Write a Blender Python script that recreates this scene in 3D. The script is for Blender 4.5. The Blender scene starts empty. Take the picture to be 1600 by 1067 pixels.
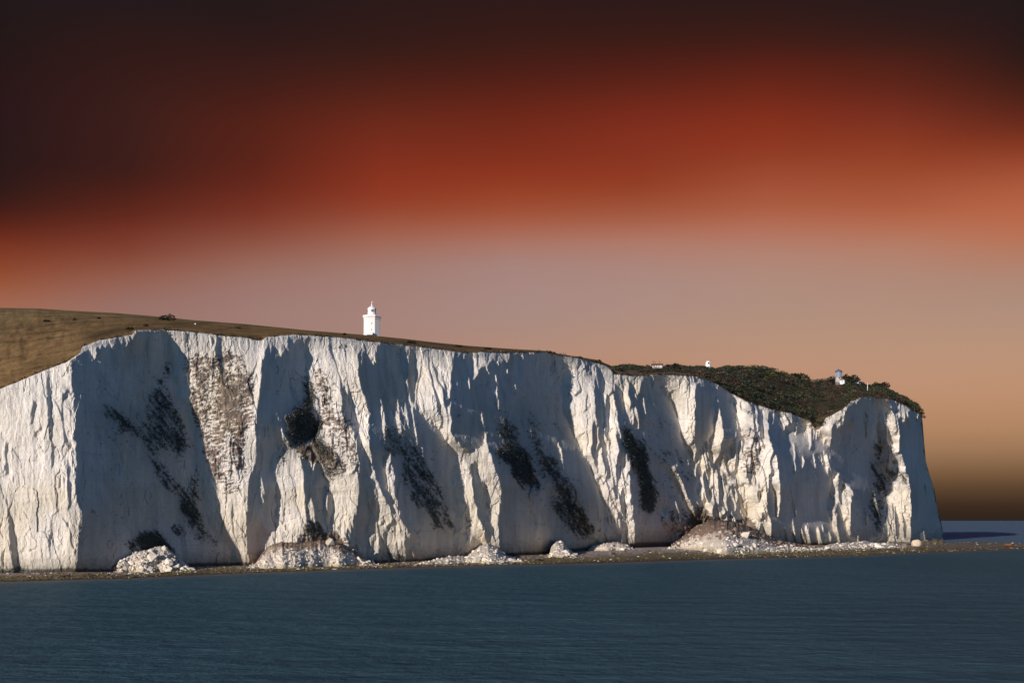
import bpy, math, random
import numpy as np
from mathutils import Vector
R = math.radians
F, CX, HY, CAMZ = 2000.0, 800.0, 813.0, 20.0     # focal length and horizon in measured units, eye height in metres
SUN_A, SUN_E = 30.0, 12.0                         # sun: degrees left of straight behind the viewer, elevation
SC = bpy.context.scene

# ------------------------------------------------------------------ camera
cd = bpy.data.cameras.new('camera'); cam = bpy.data.objects.new('camera', cd); SC.collection.objects.link(cam)
cam.location = (0, 0, CAMZ); cam.rotation_euler = (R(90), 0, 0)
cd.sensor_width = 36; cd.lens = 36 * F / 1600; cd.shift_y = (HY - 533.5) / 1600
cd.clip_start = 1; cd.clip_end = 200000
SC.camera = cam
# ------------------------------------------------------------------ sun, exposure
sd = bpy.data.lights.new('sun', 'SUN'); sun = bpy.data.objects.new('sun', sd); SC.collection.objects.link(sun)
sd.energy = 4.8; sd.angle = R(0.5); sd.color = (1.0, 0.905, 0.83)
SV = Vector((-math.sin(R(SUN_A)) * math.cos(R(SUN_E)), -math.cos(R(SUN_A)) * math.cos(R(SUN_E)), math.sin(R(SUN_E))))
sun.rotation_euler = SV.to_track_quat('Z', 'Y').to_euler()
sun.location = SV * 400
SC.view_settings.view_transform = 'Standard'; SC.view_settings.look = 'None'
SC.view_settings.exposure = 0.0; SC.view_settings.gamma = 1
SC.cycles.max_bounces = 6

# ------------------------------------------------------------------ sky
def s2l(c):
    return tuple(((v / 255) / 12.92 if v / 255 <= 0.04045 else ((v / 255 + 0.055) / 1.055) ** 2.4) for v in c)
class NT:
    def __init__(s, tree): s.t = tree
    def n(s, typ, ins=None, **kw):
        nd = s.t.nodes.new(typ)
        for k, v in kw.items(): setattr(nd, k, v)
        for k, v in (ins or {}).items():
            sock = nd.inputs[k]
            if hasattr(v, 'bl_rna') and v.bl_rna.identifier.startswith('NodeSocket'): s.t.links.new(v, sock)
            else: sock.default_value = v
        return nd
    def math(s, op, a, b=None, c=None, clamp=False):
        ins = {0: a}
        if b is not None: ins[1] = b
        if c is not None: ins[2] = c
        nd = s.n('ShaderNodeMath', ins, operation=op); nd.use_clamp = clamp
        return nd.outputs[0]
    def mix(s, f, a, b, mode='MIX'):
        nd = s.n('ShaderNodeMixRGB', {0: f, 1: a, 2: b}, blend_type=mode); return nd.outputs[0]
    def ramp(s, fac, stops, interp='LINEAR'):
        nd = s.n('ShaderNodeValToRGB', {0: fac}); cr = nd.color_ramp; cr.interpolation = interp
        while len(cr.elements) < len(stops): cr.elements.new(0.5)
        for e, (p, c) in zip(cr.elements, stops):
            e.position = p
            e.color = (c, c, c, 1) if isinstance(c, (int, float)) else (*c[:3], 1)
        return nd.outputs[0]
    def smooth(s, v, a, b):
        nd = s.n('ShaderNodeMapRange', {0: v, 1: a, 2: b, 3: 0.0, 4: 1.0}, interpolation_type='SMOOTHSTEP'); return nd.outputs[0]

w = bpy.data.worlds.new('World'); SC.world = w; w.use_nodes = True
w.node_tree.nodes.clear(); W = NT(w.node_tree)
tc = W.n('ShaderNodeTexCoord').outputs['Generated']
sep = W.n('ShaderNodeSeparateXYZ', {0: tc})
dx, dy, dz = sep.outputs
az = W.math('ARCTAN2', dx, dy)                               # 0 straight ahead, + to the right
hr = W.math('SQRT', W.math('ADD', W.math('MULTIPLY', dx, dx), W.math('MULTIPLY', dy, dy)))
tanel = W.math('DIVIDE', dz, W.math('MAXIMUM', hr, 0.02))
# soft streaky drift of the cloud bands
mp = W.n('ShaderNodeCombineXYZ', {0: W.math('MULTIPLY', az, 1.6), 1: W.math('MULTIPLY', tanel, 5.0), 2: 3.7})
nz = W.n('ShaderNodeTexNoise', {'Vector': mp.outputs[0], 'Scale': 2.2, 'Detail': 2.0, 'Roughness': 0.45}).outputs[0]
tw = W.math('ADD', tanel, W.math('MULTIPLY', W.math('SUBTRACT', nz, 0.5), 0.003))
SKY = {   # columns of the cloud bank: (height given as y, colour)
  0:    [(0,(34,24,27)),(60,(36,24,23)),(140,(44,22,24)),(200,(44,24,26)),(270,(42,25,24)),(310,(54,27,23)),(345,(82,31,22)),(380,(122,47,28)),(420,(145,70,43)),(450,(158,88,60)),(480,(165,106,82)),(540,(160,110,94)),(700,(150,115,90)),(780,(60,44,32)),(812,(44,36,30))],
  200:  [(0,(36,25,29)),(50,(46,26,24)),(100,(52,26,24)),(160,(60,30,26)),(220,(62,30,27)),(270,(62,29,24)),(300,(80,32,24)),(330,(94,37,26)),(360,(116,47,33)),(400,(136,68,50)),(440,(154,98,80)),(480,(152,114,106)),(560,(160,118,104)),(700,(150,115,90)),(780,(60,44,32)),(812,(44,36,30))],
  400:  [(0,(38,25,27)),(50,(42,25,24)),(100,(58,28,25)),(150,(72,30,22)),(200,(90,34,24)),(250,(92,35,24)),(290,(106,39,26)),(320,(120,47,33)),(350,(130,57,41)),(390,(150,88,70)),(430,(158,114,102)),(480,(160,124,118)),(560,(165,125,112)),(700,(160,120,90)),(780,(62,44,32)),(812,(44,36,30))],
  600:  [(0,(44,26,25)),(60,(52,27,23)),(100,(64,29,22)),(150,(90,34,23)),(200,(115,42,26)),(250,(133,46,27)),(300,(148,54,32)),(330,(152,68,44)),(360,(164,92,70)),(385,(165,107,90)),(420,(164,124,113)),(480,(166,131,124)),(530,(170,132,118)),(580,(176,130,110)),(700,(160,120,90)),(780,(62,44,32)),(812,(44,36,30))],
  800:  [(0,(48,26,25)),(60,(56,27,22)),(110,(78,30,22)),(150,(97,33,22)),(200,(120,42,24)),(240,(131,45,27)),(290,(152,56,31)),(330,(164,78,48)),(360,(172,100,78)),(390,(172,122,108)),(420,(168,132,125)),(480,(170,138,130)),(530,(174,138,122)),(580,(190,140,115)),(700,(165,122,90)),(780,(62,44,32)),(812,(44,36,30))],
  1000: [(0,(46,26,25)),(60,(58,27,21)),(110,(86,31,22)),(150,(106,37,24)),(200,(135,45,27)),(250,(140,51,32)),(290,(152,60,33)),(320,(160,78,49)),(350,(173,97,73)),(380,(179,122,104)),(420,(172,134,124)),(470,(174,140,130)),(520,(178,142,124)),(570,(192,142,114)),(700,(168,124,92)),(780,(62,44,32)),(812,(44,36,30))],
  1200: [(0,(44,26,24)),(60,(62,28,22)),(100,(88,31,22)),(150,(118,40,23)),(190,(138,46,27)),(230,(146,54,30)),(270,(158,70,43)),(320,(175,90,60)),(350,(182,106,80)),(390,(182,128,110)),(430,(176,138,122)),(480,(177,142,126)),(530,(184,145,120)),(590,(196,146,118)),(700,(170,126,94)),(780,(62,44,32)),(812,(44,36,30))],
  1400: [(0,(38,26,26)),(60,(54,28,24)),(100,(82,32,22)),(150,(104,38,26)),(200,(134,51,32)),(240,(150,60,33)),(280,(162,75,46)),(320,(176,90,60)),(350,(184,104,73)),(390,(184,128,105)),(450,(175,138,123)),(520,(184,146,122)),(600,(196,146,116)),(660,(184,136,98)),(705,(160,120,86)),(745,(114,82,54)),(780,(66,48,36)),(800,(56,38,24)),(812,(44,38,34))],
  1600: [(0,(36,25,26)),(60,(40,25,25)),(100,(48,27,22)),(150,(75,32,22)),(200,(110,42,27)),(240,(147,60,34)),(280,(171,84,54)),(320,(187,98,66)),(350,(190,105,72)),(385,(187,118,88)),(430,(176,134,114)),(480,(176,142,124)),(530,(186,146,120)),(600,(194,146,112)),(660,(184,136,98)),(705,(158,118,84)),(745,(112,80,52)),(780,(66,48,36)),(800,(56,38,24)),(812,(44,38,34))],
}
fac = W.math('MULTIPLY_ADD', tw, 1 / 0.60, 0.1, clamp=True)     # -0.06..0.54 -> 0..1
def col(y): return ((HY - y) / F) / 0.60 + 0.1
layers = []
def mute(c):
    l = 0.3 * c[0] + 0.55 * c[1] + 0.15 * c[2]
    return s2l([v * 0.93 + l * 0.07 for v in c])
for x0, st in sorted(SKY.items()):
    ca = math.cos(math.atan((x0 - CX) / F))
    def col(y): return ((HY - y) / F * ca) / 0.60 + 0.1
    stops = [(0.0, (0.02, 0.018, 0.016)), (col(813), s2l(st[-1][1]))] + [(col(y), mute(c)) for y, c in reversed(st)] + [(1.0, s2l((34, 26, 27)))]
    layers.append((math.atan((x0 - CX) / F), W.ramp(fac, stops, 'B_SPLINE')))
acc = layers[0][1]
for (a0, _), (a1, c1) in zip(layers, layers[1:]):
    f = W.n('ShaderNodeMapRange', {0: az, 1: a0, 2: a1, 3: 0.0, 4: 1.0}).outputs[0]
    acc = W.mix(f, acc, c1)
sky = W.n('ShaderNodeTexSky', sky_type='NISHITA')
sky.sun_disc = False; sky.sun_elevation = R(SUN_E); sky.sun_rotation = R(180 + SUN_A); sky.air_density = 1.0; sky.dust_density = 0.0; sky.ozone_density = 7.0
skyc = W.n('ShaderNodeVectorMath', {0: sky.outputs[0], 1: (0.090, 0.082, 0.082)}, operation='MULTIPLY').outputs[0]
aaz = W.math('ABSOLUTE', az)
fb = W.math('MAXIMUM', W.smooth(aaz, 0.55, 1.5), W.smooth(tanel, 0.50, 1.0))                                   # the clear sky stands behind and beside the viewer
mixc = W.mix(fb, acc, skyc)
bg = W.n('ShaderNodeBackground', {0: mixc, 1: 1.0})
wo = W.n('ShaderNodeOutputWorld', {0: bg.outputs[0]})
w.cycles.sampling_method = 'MANUAL'; w.cycles.sample_map_resolution = 512

# ------------------------------------------------------------------ measured outlines (x, y of the sketch; turned into metres below)
T_ = [(-320,700),(-220,672),(-140,655),(-60,628),(0,607),(50,586),(75,576),(105,564),(126,550),(129,541),(155,531),(185,526),(207,522),(212,515.5),(257,514.5),(300,518),(350,524),(390,527.5),(400,531),(410,531),(417,525.5),(462,522),(492,524),(542,527.5),(559,530),(597,535),(645,540),(705,547.5),(735,551),(760,549),(785,551),(815,550),(855,550),(877,555),(910,560),(945,569.5),(955,577),(960,584),(1000,587),(1025,584),(1085,587),(1105,592),(1120,599),(1140,612),(1165,626),(1205,639),(1235,645),(1265,656),(1272,667),(1285,665),(1290,652),(1315,640),(1330,626),(1347,619),(1365,619),(1395,624),(1417,635),(1437,646),(1441,652),(1444,690),(1446.5,720),(1452,740),(1460,765),(1465,797),(1470,812),(1473,828),(1475,850)]
S_ = [(-320,470),(-140,476),(-60,479),(0,481),(60,482),(120,486),(180,489),(240,494),(300,500),(380,506),(430,511),(480,516),(530,520),(562,522.5),(595,525.5),(630,529),(680,535),(730,540),(785,544),(815,546),(847,547.5),(885,554.5),(932,562),(952,570),(960,574),(985,573),(1010,574),(1050,572),(1090,574),(1117,578),(1135,576),(1172,573),(1205,577),(1235,588),(1270,597),(1300,592),(1322,591),(1337,596),(1352,603),(1380,603),(1395,612),(1410,621),(1430,632),(1438,642),(1441,648)]
B_ = [(-320,906),(-140,898),(0,893),(60,893),(110,891),(180,893),(250,890),(300,883),(360,882),(400,883),(470,881),(560,880),(620,879),(700,874),(740,872),(810,866),(850,865),(900,860),(935,857),(990,852),(1050,850),(1100,852),(1200,852),(1290,851),(1380,850),(1420,851),(1474,847),(1520,846)]
W_ = [(-400,920),(-140,914),(0,909),(200,903),(380,895),(580,888),(760,883),(960,879),(1140,873),(1340,868),(1415,864),(1600,857),(1800,853)]
def cv(pts, x):
    p = np.array(pts, float); return np.interp(x, p[:, 0], p[:, 1])
rng = np.random.RandomState(11)
def vnoise(x, y, seed, wrap=256):
    """smooth value noise in -1..1"""
    g = np.random.RandomState(seed).uniform(-1, 1, (wrap, wrap))
    xi = np.floor(x).astype(int); yi = np.floor(y).astype(int)
    fx = x - xi; fy = y - yi
    fx = fx * fx * (3 - 2 * fx); fy = fy * fy * (3 - 2 * fy)
    a = g[yi % wrap, xi % wrap]; b = g[yi % wrap, (xi + 1) % wrap]
    c = g[(yi + 1) % wrap, xi % wrap]; d = g[(yi + 1) % wrap, (xi + 1) % wrap]
    return (a * (1 - fx) + b * fx) * (1 - fy) + (c * (1 - fx) + d * fx) * fy
def fnoise(x, y, seed, octv=4, gain=0.5):
    s = 0; a = 1; t = 0
    for k in range(octv):
        s = s + a * vnoise(x * 2 ** k + 13.7 * k, y * 2 ** k + 7.1 * k, seed + k); t += a; a *= gain
    return s / t
def inpoly(px, py, poly):
    r = np.zeros(px.shape, bool); n = len(poly); j = n - 1
    for i in range(n):
        xi, yi = poly[i]; xj, yj = poly[j]
        if yi != yj:
            c = ((yi > py) != (yj > py)) & (px < (xj - xi) * (py - yi) / (yj - yi) + xi)
            r ^= c
        j = i
    return r
# faces of the cliff that turn away from the sun (plan and elevation of each recess), and lit ribs within them
AWAY = [
 [(-215,660),(-165,655),(-140,910),(-240,910)],[(-300,680),(-270,680),(-262,910),(-300,910)],
 [(110,562),(130,549),(150,545),(207,535),(212,520),(257,518),(262,532),(267,560),(265,590),(277,605),(275,625),(290,632),(302,672),(305,727),(310,742),(317,780),(322,810),(340,840),(360,860),(364,895),(119,895),(122,835),(125,800),(117,767),(120,727),(117,685),(115,635)],
 [(414,542),(428,543),(440,558),(448,534),(465,532),(473,548),(480,572),(480,610),(487,630),(497,650),(495,672),(485,685),(455,697),(446,688),(438,668),(432,690),(427,705),(424,718),(420,735),(430,752),(433,768),(434,790),(431,810),(429,828),(417,826),(409,815),(404,806),(402,830),(405,845),(408,880),(391,880),(385,835),(387,785),(390,742),(399,727),(399,642),(404,630),(407,585)],
 [(471,712),(480,720),(486,742),(495,717),(500,730),(510,755),(505,767),(506,800),(510,830),(480,830),(477,792),(474,742)],
 [(513,770),(520,770),(518,815),(514,830),(511,815)],
 [(545,600),(549,625),(556,650),(560,668),(566,700),(572,712),(579,732),(575,755),(571,775),(575,805),(572,830),(570,867),(557,856),(552,835),(555,812),(561,782),(560,727),(556,690),(551,665),(547,640)],
 [(559,545),(585,570),(590,542),(597,537),(617,543),(627,560),(632,600),(640,630),(650,640),(665,655),(677,660),(690,680),(705,700),(714,722),(706,740),(707,767),(712,805),(707,830),(712,868),(640,873),(640,835),(632,820),(625,805),(621,790),(617,765),(616,740),(612,715),(606,703),(600,715),(598,730),(603,760),(613,785),(618,805),(610,800),(597,765),(588,748),(580,712),(575,675),(577,647),(572,622),(559,585)],
 [(594,835),(603,832),(606,874),(592,874)],
 [(640,545),(647,560),(649,600),(646,632),(641,625),(638,590)],
 [(710,553),(735,556),(737,580),(742,595),(748,580),(752,572),(760,575),(770,562),(790,566),(800,556),(815,552),(855,553),(867,570),(875,595),(882,625),(885,655),(895,680),(905,697),(918,722),(930,755),(945,790),(946,827),(930,822),(920,815),(912,795),(902,768),(895,758),(887,775),(883,800),(890,812),(915,828),(917,862),(888,862),(885,850),(862,845),(860,868),(810,868),(781,852),(779,820),(782,785),(782,757),(776,740),(767,712),(760,690),(758,672),(755,695),(730,703),(712,690),(704,672),(705,580)],
 [(735,725),(743,722),(747,760),(757,752),(761,790),(764,840),(752,848),(746,800),(738,765)],
 [(930,568),(938,580),(944,605),(943,650),(943,688),(948,705),(953,745),(950,750),(945,725),(938,690),(932,660),(929,610)],
 [(928,655),(933,665),(931,690),(930,720),(926,705)],
 [(948,615),(952,625),(949,690),(946,680)],
 [(965,715),(968,700),(975,690),(978,705),(970,730),(966,760),(962,740)],
 [(960,597),(967,603),(972,615),(975,640),(976,652),(985,658),(985,630),(983,605),(980,592),(985,594),(991,612),(995,627),(1001,610),(1001,590),(1025,590),(1030,605),(1042,620),(1055,640),(1060,655),(1062,680),(1075,702),(1085,725),(1085,755),(1082,775),(1087,790),(1097,820),(1092,825),(1055,820),(1045,850),(993,852),(992,820),(986,780),(985,725),(977,700),(967,665),(962,640)],
 [(1087,595),(1100,605),(1104,596),(1117,610),(1117,640),(1115,675),(1107,692),(1100,687),(1092,707),(1087,725),(1086,650)],
 [(1120,600),(1127,602),(1142,615),(1147,645),(1150,675),(1142,700),(1140,717),(1135,700),(1130,662),(1122,625)],
 [(1106,697),(1111,710),(1116,728),(1113,735),(1107,715)],
 [(1183,640),(1190,642),(1192,690),(1197,705),(1193,700),(1185,670)],
 [(1201,645),(1210,645),(1225,670),(1247,657),(1265,657),(1267,670),(1280,672),(1287,695),(1300,668),(1318,662),(1322,636),(1345,621),(1369,622),(1372,660),(1375,690),(1375,715),(1377,740),(1380,765),(1382,795),(1387,835),(1384,852),(1223,852),(1207,835),(1219,795),(1218,737),(1212,712),(1200,680)],
 [(1201,750),(1210,770),(1214,815),(1207,838),(1202,800)],
 [(1399,645),(1411,658),(1417,638),(1437,648),(1500,648),(1500,855),(1423,855),(1425,795),(1422,746),(1415,735),(1410,710),(1400,705)],
 [(1398,790),(1401,800),(1404,840),(1400,840)],
 [(1151,755),(1158,780),(1169,815),(1163,808),(1154,780)],
 [(74,580),(77,584),(78,620),(82,690),(85,725),(81,730),(78,690),(75,640)],[(51,626),(55,628),(52,660),(47,664)],[(9,690),(12,690),(12,745),(8,740)],[(8,765),(16,800),(26,850),(29,893),(20,893),(12,820)],[(104,720),(108,722),(109,795),(106,800)],[(-60,640),(-30,640),(-20,900),(-70,900)],
]
RIBS = [
 [(138,536),(149,536),(150,560),(145,565)],[(402,765),(413,765),(410,800)],
 [(817,758),(833,755),(834,785),(837,800),(836,822),(830,808),(820,790)],[(840,745),(852,745),(855,760),(850,772),(842,765)],
 [(799,590),(804,592),(807,622),(802,612)],[(787,575),(792,577),(793,612),(789,610)],[(825,550),(831,551),(831,568),(828,566)],[(841,555),(845,556),(844,565)],
 [(735,565),(742,568),(743,598),(738,592)],[(757,560),(762,575),(768,608),(764,600)],[(600,556),(604,558),(605,570),(601,570)],
 [(1040,730),(1050,725),(1060,740),(1075,775),(1092,812),(1082,810),(1060,765),(1045,740)],[(995,798),(1000,800),(1000,815),(995,812)],
 [(1262,665),(1268,668),(1266,700),(1264,705)],[(1254,712),(1258,715),(1257,731),(1254,728)],[(1285,662),(1300,655),(1298,695),(1292,690)],
 [(1305,731),(1312,740),(1308,762),(1305,795),(1311,842),(1302,826),(1292,795),(1300,755)],[(1318,752),(1335,769),(1328,789),(1330,836),(1324,833),(1317,795)],
 [(812,553),(817,553),(816,602),(813,590)],[(769,572),(776,576),(779,645),(773,622)],[(848,556),(852,556),(853,590),(849,580)],[(869,690),(873,692),(884,740),(879,735)],[(655,700),(659,702),(672,760),(667,755)],[(1352,640),(1355,640),(1357,690),(1353,680)],[(1238,690),(1241,692),(1243,740),(1239,735)],[(182,560),(185,561),(186,610),(183,600)],[(228,530),(232,530),(233,560),(229,555)],
 [(1017,588),(1022,590),(1021,606),(1018,600)],
]
X0, X1, Y0, Y1 = -320, 1500, 500, 912
gx_, gy_ = np.arange(X0, X1 + 1), np.arange(Y0, Y1 + 1)
PX, PY = np.meshgrid(gx_.astype(float), gy_.astype(float))
def shade_mask(jit=1.0):
    wx = PX + jit * (2.2 * fnoise(PX / 5, PY / 14, 3) + 1.6 * vnoise(PX / 2.2, PY / 9, 9))
    wy = PY + jit * (5 * fnoise(PX / 3.0, PY / 30, 5) + 2 * vnoise(PX / 1.7, PY / 8, 6))
    m = np.zeros(PX.shape, bool)
    for p in AWAY: m |= inpoly(wx, wy, p)
    br_ = PY - cv(T_, gx_)[None, :]; ft = cv(B_, gx_)[None, :] - PY
    # ragged bright spurs hanging from the brink into the recesses
    sp = fnoise((PX + 0.12 * PY) / 4.2, PY / 60, 301, 3, 0.6) - 0.17 - np.clip(br_, 0, 60) / 95 + 0.25 * fnoise(PX / 30, PY * 0, 303, 2)
    m &= ~((sp > 0) & (br_ < 50))
    # cracks and small gullies in the bright faces
    dens = 0.35 + 0.65 * fnoise(PX / 60, PY / 70, 305, 2) + 0.55 * np.clip(1 - ft / 110, 0, 1) * (PX > 380) + np.interp(PX, [0, 110, 380, 600, 630, 700, 905, 930, 1010, 1090, 1215, 1500], [-.15, .1, 0, .1, .35, .1, .3, .5, .1, .35, .35, .1])
    c1 = np.abs(fnoise((PX + 3 * vnoise(PX / 14, PY / 16, 307) - 0.10 * (PY - 700)) / 13, PY / 110, 309, 2, 0.5))
    c2 = np.abs(fnoise((PX + 2 * vnoise(PX / 9, PY / 11, 311) - 0.16 * (PY - 700)) / 7.5, PY / 60, 313, 2, 0.5))
    m |= (c1 < 0.060 * np.clip(dens, 0, 1.3)) & (ft > 3) & (PX < 1436)
    m |= (c2 < 0.075 * np.clip(dens - .35, 0, 1)) & (ft > 3) & (PX < 1436)
    # thin bright ribs in the lower shade
    c3 = fnoise((PX - 0.16 * (PY - 700)) / 4.5, PY / 60, 321, 2, 0.5) + 0.6 * fnoise(PX / 40, PY / 40, 323, 2) - 0.66 + 0.22 * np.clip(1 - ft / 150, 0, 1) * (PX > 560) * (PX < 1380)
    m &= ~((c3 > 0) & (PX > 385))
    for p in RIBS: m &= ~inpoly(wx, wy, p)
    return m
MASK = shade_mask()
def dct_solve(rhs, wx, wy, lam):
    """solve (lam - wx dxx - wy dyy) L = rhs with reflecting sides"""
    h, w_ = rhs.shape
    e = np.concatenate([rhs, rhs[:, ::-1]], 1); e = np.concatenate([e, e[::-1]], 0)
    f = np.fft.rfft2(e)
    ky = 2 - 2 * np.cos(2 * np.pi * np.arange(2 * h) / (2 * h)); kx = 2 - 2 * np.cos(2 * np.pi * np.arange(w_ + 1) / (2 * w_))
    f /= lam + wx * kx[None, :] + wy * ky[:, None]
    return np.fft.irfft2(f, e.shape)[:h, :w_]
def blur(a, sx, sy):
    for ax, s in ((1, sx), (0, sy)):
        if s <= 0: continue
        r = int(3 * s) + 1; k = np.exp(-0.5 * (np.arange(-r, r + 1) / s) ** 2); k /= k.sum()
        pw = [(0, 0), (0, 0)]; pw[ax] = (r, r)
        p = np.pad(a, pw, 'edge'); o = 0
        for i, kk in enumerate(k):
            o = o + kk * (p[:, i:i + a.shape[1]] if ax == 1 else p[i:i + a.shape[0]])
        a = o
    return a
zb = 1.5
LT = np.log((CAMZ - zb) * F / (cv(B_, gx_) - HY))
LT = blur(LT[None, :], 40, 0)[0]
K = (PX - CX) / F
S_AWAY, S_LIT, S_EXTRA = np.interp(PX, [0, 1150, 1230, 1340, 1500], [2.35, 2.3, 2.1, 2.06, 2.0]), 0.30, 0.6
WX, WY, LAM = 1.0, 0.28, 5.0e-6
def build_L(mask, s_adj):
    run = np.zeros(PX.shape); r_ = np.zeros(PX.shape[0])
    for i in range(PX.shape[1]):
        r_ = (r_ + 1) * mask[:, i]; run[:, i] = r_
    aw = S_AWAY + S_EXTRA * np.exp(-run / 7.0)
    m = blur(mask.astype(float), 0.4, 0.5)
    s = S_LIT + (aw - S_LIT) * m + s_adj
    g = (s / F) / np.maximum(1 - s * K, 0.12)
    g = g + LTG
    gyv = np.full(PX.shape, -math.tan(R(5)) / F)
    div = np.zeros(PX.shape)
    gm = 0.5 * (g[:, 1:] + g[:, :-1]); div[:, :-1] += WX * gm; div[:, 1:] -= WX * gm
    gv = 0.5 * (gyv[1:] + gyv[:-1]); div[:-1] += WY * gv; div[1:] -= WY * gv
    lt = LT[None, :] - np.tan(R(5)) / F * (PY - cv(B_, gx_)[None, :])
    return dct_solve(LAM * lt - div, WX, WY, LAM)
LTG = 0.0
SVn = np.array([SV.x, SV.y, SV.z])
def simulate(L, st=2):
    """which points of the relief the sun reaches (half resolution)"""
    Y = np.exp(L); Ys = Y[::st, ::st]; px = PX[::st, ::st]; py = PY[::st, ::st]
    X = (px - CX) / F * Ys; Z = CAMZ + (HY - py) / F * Ys
    P = np.stack([X, Ys, Z], -1)
    du = np.gradient(P, axis=1); dv = np.gradient(P, axis=0)
    n = np.cross(dv, du); n /= np.linalg.norm(n, axis=-1, keepdims=True)
    n *= np.sign(-(n * P).sum(-1, keepdims=True))
    ns = (n * SVn).sum(-1)
    pen = np.full(Ys.shape, -9.0)
    top = cv(T_, gx_)
    for t in np.concatenate([np.arange(1.0, 12, 1.0), np.geomspace(12, 260, 44)]):
        x = X + SVn[0] * t; y = Ys + SVn[1] * t; z = Z + SVn[2] * t
        qx = CX + F * x / y; qy = HY - F * (z - CAMZ) / y
        ix = np.clip(np.rint(qx - X0).astype(int), 0, PX.shape[1] - 1); iy = np.clip(np.rint(qy - Y0).astype(int), 0, PX.shape[0] - 1)
        d = y - Y[iy, ix] - 0.25 - 0.01 * t
        ok = (qx > X0) & (qx < X1) & (qy > top[ix])
        pen = np.maximum(pen, np.where(ok, d, -9))
    return ns, pen

def solve_relief():
    """nudge the recesses until the low sun leaves them in shade"""
    adj = np.zeros(PX.shape); py = PY[::2, ::2]; px = PX[::2, ::2]; M = MASK[::2, ::2]
    reg = (py > cv(T_, px) + 1) & (py < cv(B_, px)) & (px > -60) & (px < 1230)
    for it in range(4):
        L = build_L(MASK, adj)
        if it == 3: return L
        ns, pen = simulate(L)
        c = np.where(M & reg, np.clip(ns + 0.03, 0, .5), 0) * 4 * np.where(pen > 0, .3, 1)
        c = np.repeat(np.repeat(c, 2, 0), 2, 1)[:PX.shape[0], :PX.shape[1]]
        adj = np.clip(adj + blur(c, 3, 4.5), -1.5, 1.5) * MASK

# ------------------------------------------------------------------ helpers for meshes, names and materials
def link(o, parent=None):
    SC.collection.objects.link(o)
    if parent: o.parent = parent
    return o
def tag(o, label=None, cat=None, group=None, kind=None):
    for k, v in (('label', label), ('category', cat), ('group', group), ('kind', kind)):
        if v: o[k] = v
    return o
def mesh_np(name, V, Q, m, parent=None, smooth=False, cols=None, loc=None):
    """V (n,3) vertices, Q (m,4) or (m,3) faces, optional (n,3) linear vertex colours"""
    me = bpy.data.meshes.new(name)
    V = np.asarray(V, np.float32); Q = np.asarray(Q, np.int32)
    if loc is not None: V = V - np.asarray(loc, np.float32)
    k = Q.shape[1]
    me.vertices.add(len(V)); me.vertices.foreach_set('co', V.ravel())
    me.loops.add(Q.size); me.loops.foreach_set('vertex_index', Q.ravel())
    me.polygons.add(len(Q)); me.polygons.foreach_set('loop_start', np.arange(0, Q.size, k, dtype=np.int32))
    me.polygons.foreach_set('loop_total', np.full(len(Q), k, np.int32))
    me.polygons.foreach_set('use_smooth', np.full(len(Q), smooth, bool))
    me.update(calc_edges=True)
    if cols is not None:
        a = me.color_attributes.new('tint', 'FLOAT_COLOR', 'POINT')
        a.data.foreach_set('color', np.concatenate([cols, np.ones((len(V), 1))], 1).astype(np.float32).ravel())
    me.materials.append(m)
    o = bpy.data.objects.new(name, me)
    if loc is not None: o.location = loc
    return link(o, parent)
def grid_faces(nr, nc):
    i = np.arange(nr - 1)[:, None] * nc + np.arange(nc - 1)[None, :]
    return np.stack([i, i + 1, i + nc + 1, i + nc], -1).reshape(-1, 4)
def mat(name):
    m = bpy.data.materials.new(name); m.use_nodes = True; m.node_tree.nodes.clear()
    t = NT(m.node_tree); return m, t
def finish(t, col_, rough=0.9, bump=None, dist=0.1, spec=0.2, strength=1.0, **kw):
    ins = {'Base Color': col_, 'Roughness': rough, 'Specular IOR Level': spec}
    ins.update(kw)
    if bump is not None:
        b = t.n('ShaderNodeBump', {'Height': bump, 'Distance': dist, 'Strength': strength}); ins['Normal'] = b.outputs[0]
    p = t.n('ShaderNodeBsdfPrincipled', ins)
    t.n('ShaderNodeOutputMaterial', {0: p.outputs[0]})
def tnoise(t, vec, scale, detail=4, rough=0.55):
    return t.n('ShaderNodeTexNoise', {'Vector': vec, 'Scale': scale, 'Detail': detail, 'Roughness': rough}).outputs[0]
def vscale(t, vec, s):
    return t.n('ShaderNodeVectorMath', {0: vec, 1: s}, operation='MULTIPLY').outputs[0]
def simple_mat(name, rgb, rough=0.8, var=0.25, scale=1.0, spec=0.3, **kw):
    m, t = mat(name); g = t.n('ShaderNodeNewGeometry').outputs['Position']
    n = tnoise(t, g, scale, 4)
    c = t.mix(n, (*[v * (1 - var) for v in rgb], 1), (*[min(1, v * (1 + var)) for v in rgb], 1))
    finish(t, c, rough, spec=spec, **kw); return m
def tint_mat(name, rough=0.95, nscale=0.6, var=0.35, bump=None, dist=0.1, spec=0.1):
    m, t = mat(name); g = t.n('ShaderNodeNewGeometry').outputs['Position']
    a = t.n('ShaderNodeAttribute', attribute_name='tint').outputs['Color']
    n = tnoise(t, g, nscale, 5, 0.6)
    k = t.n('ShaderNodeMapRange', {0: n, 1: 0.3, 2: 0.7, 3: 1 - var, 4: 1 + var}).outputs[0]
    kk = t.n('ShaderNodeCombineXYZ', {0: k, 1: k, 2: k}).outputs[0]
    c = t.mix(1.0, a, kk, 'MULTIPLY')
    b = tnoise(t, g, bump, 5, 0.6) if bump else None
    finish(t, c, rough, b, dist, spec); return m

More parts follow.
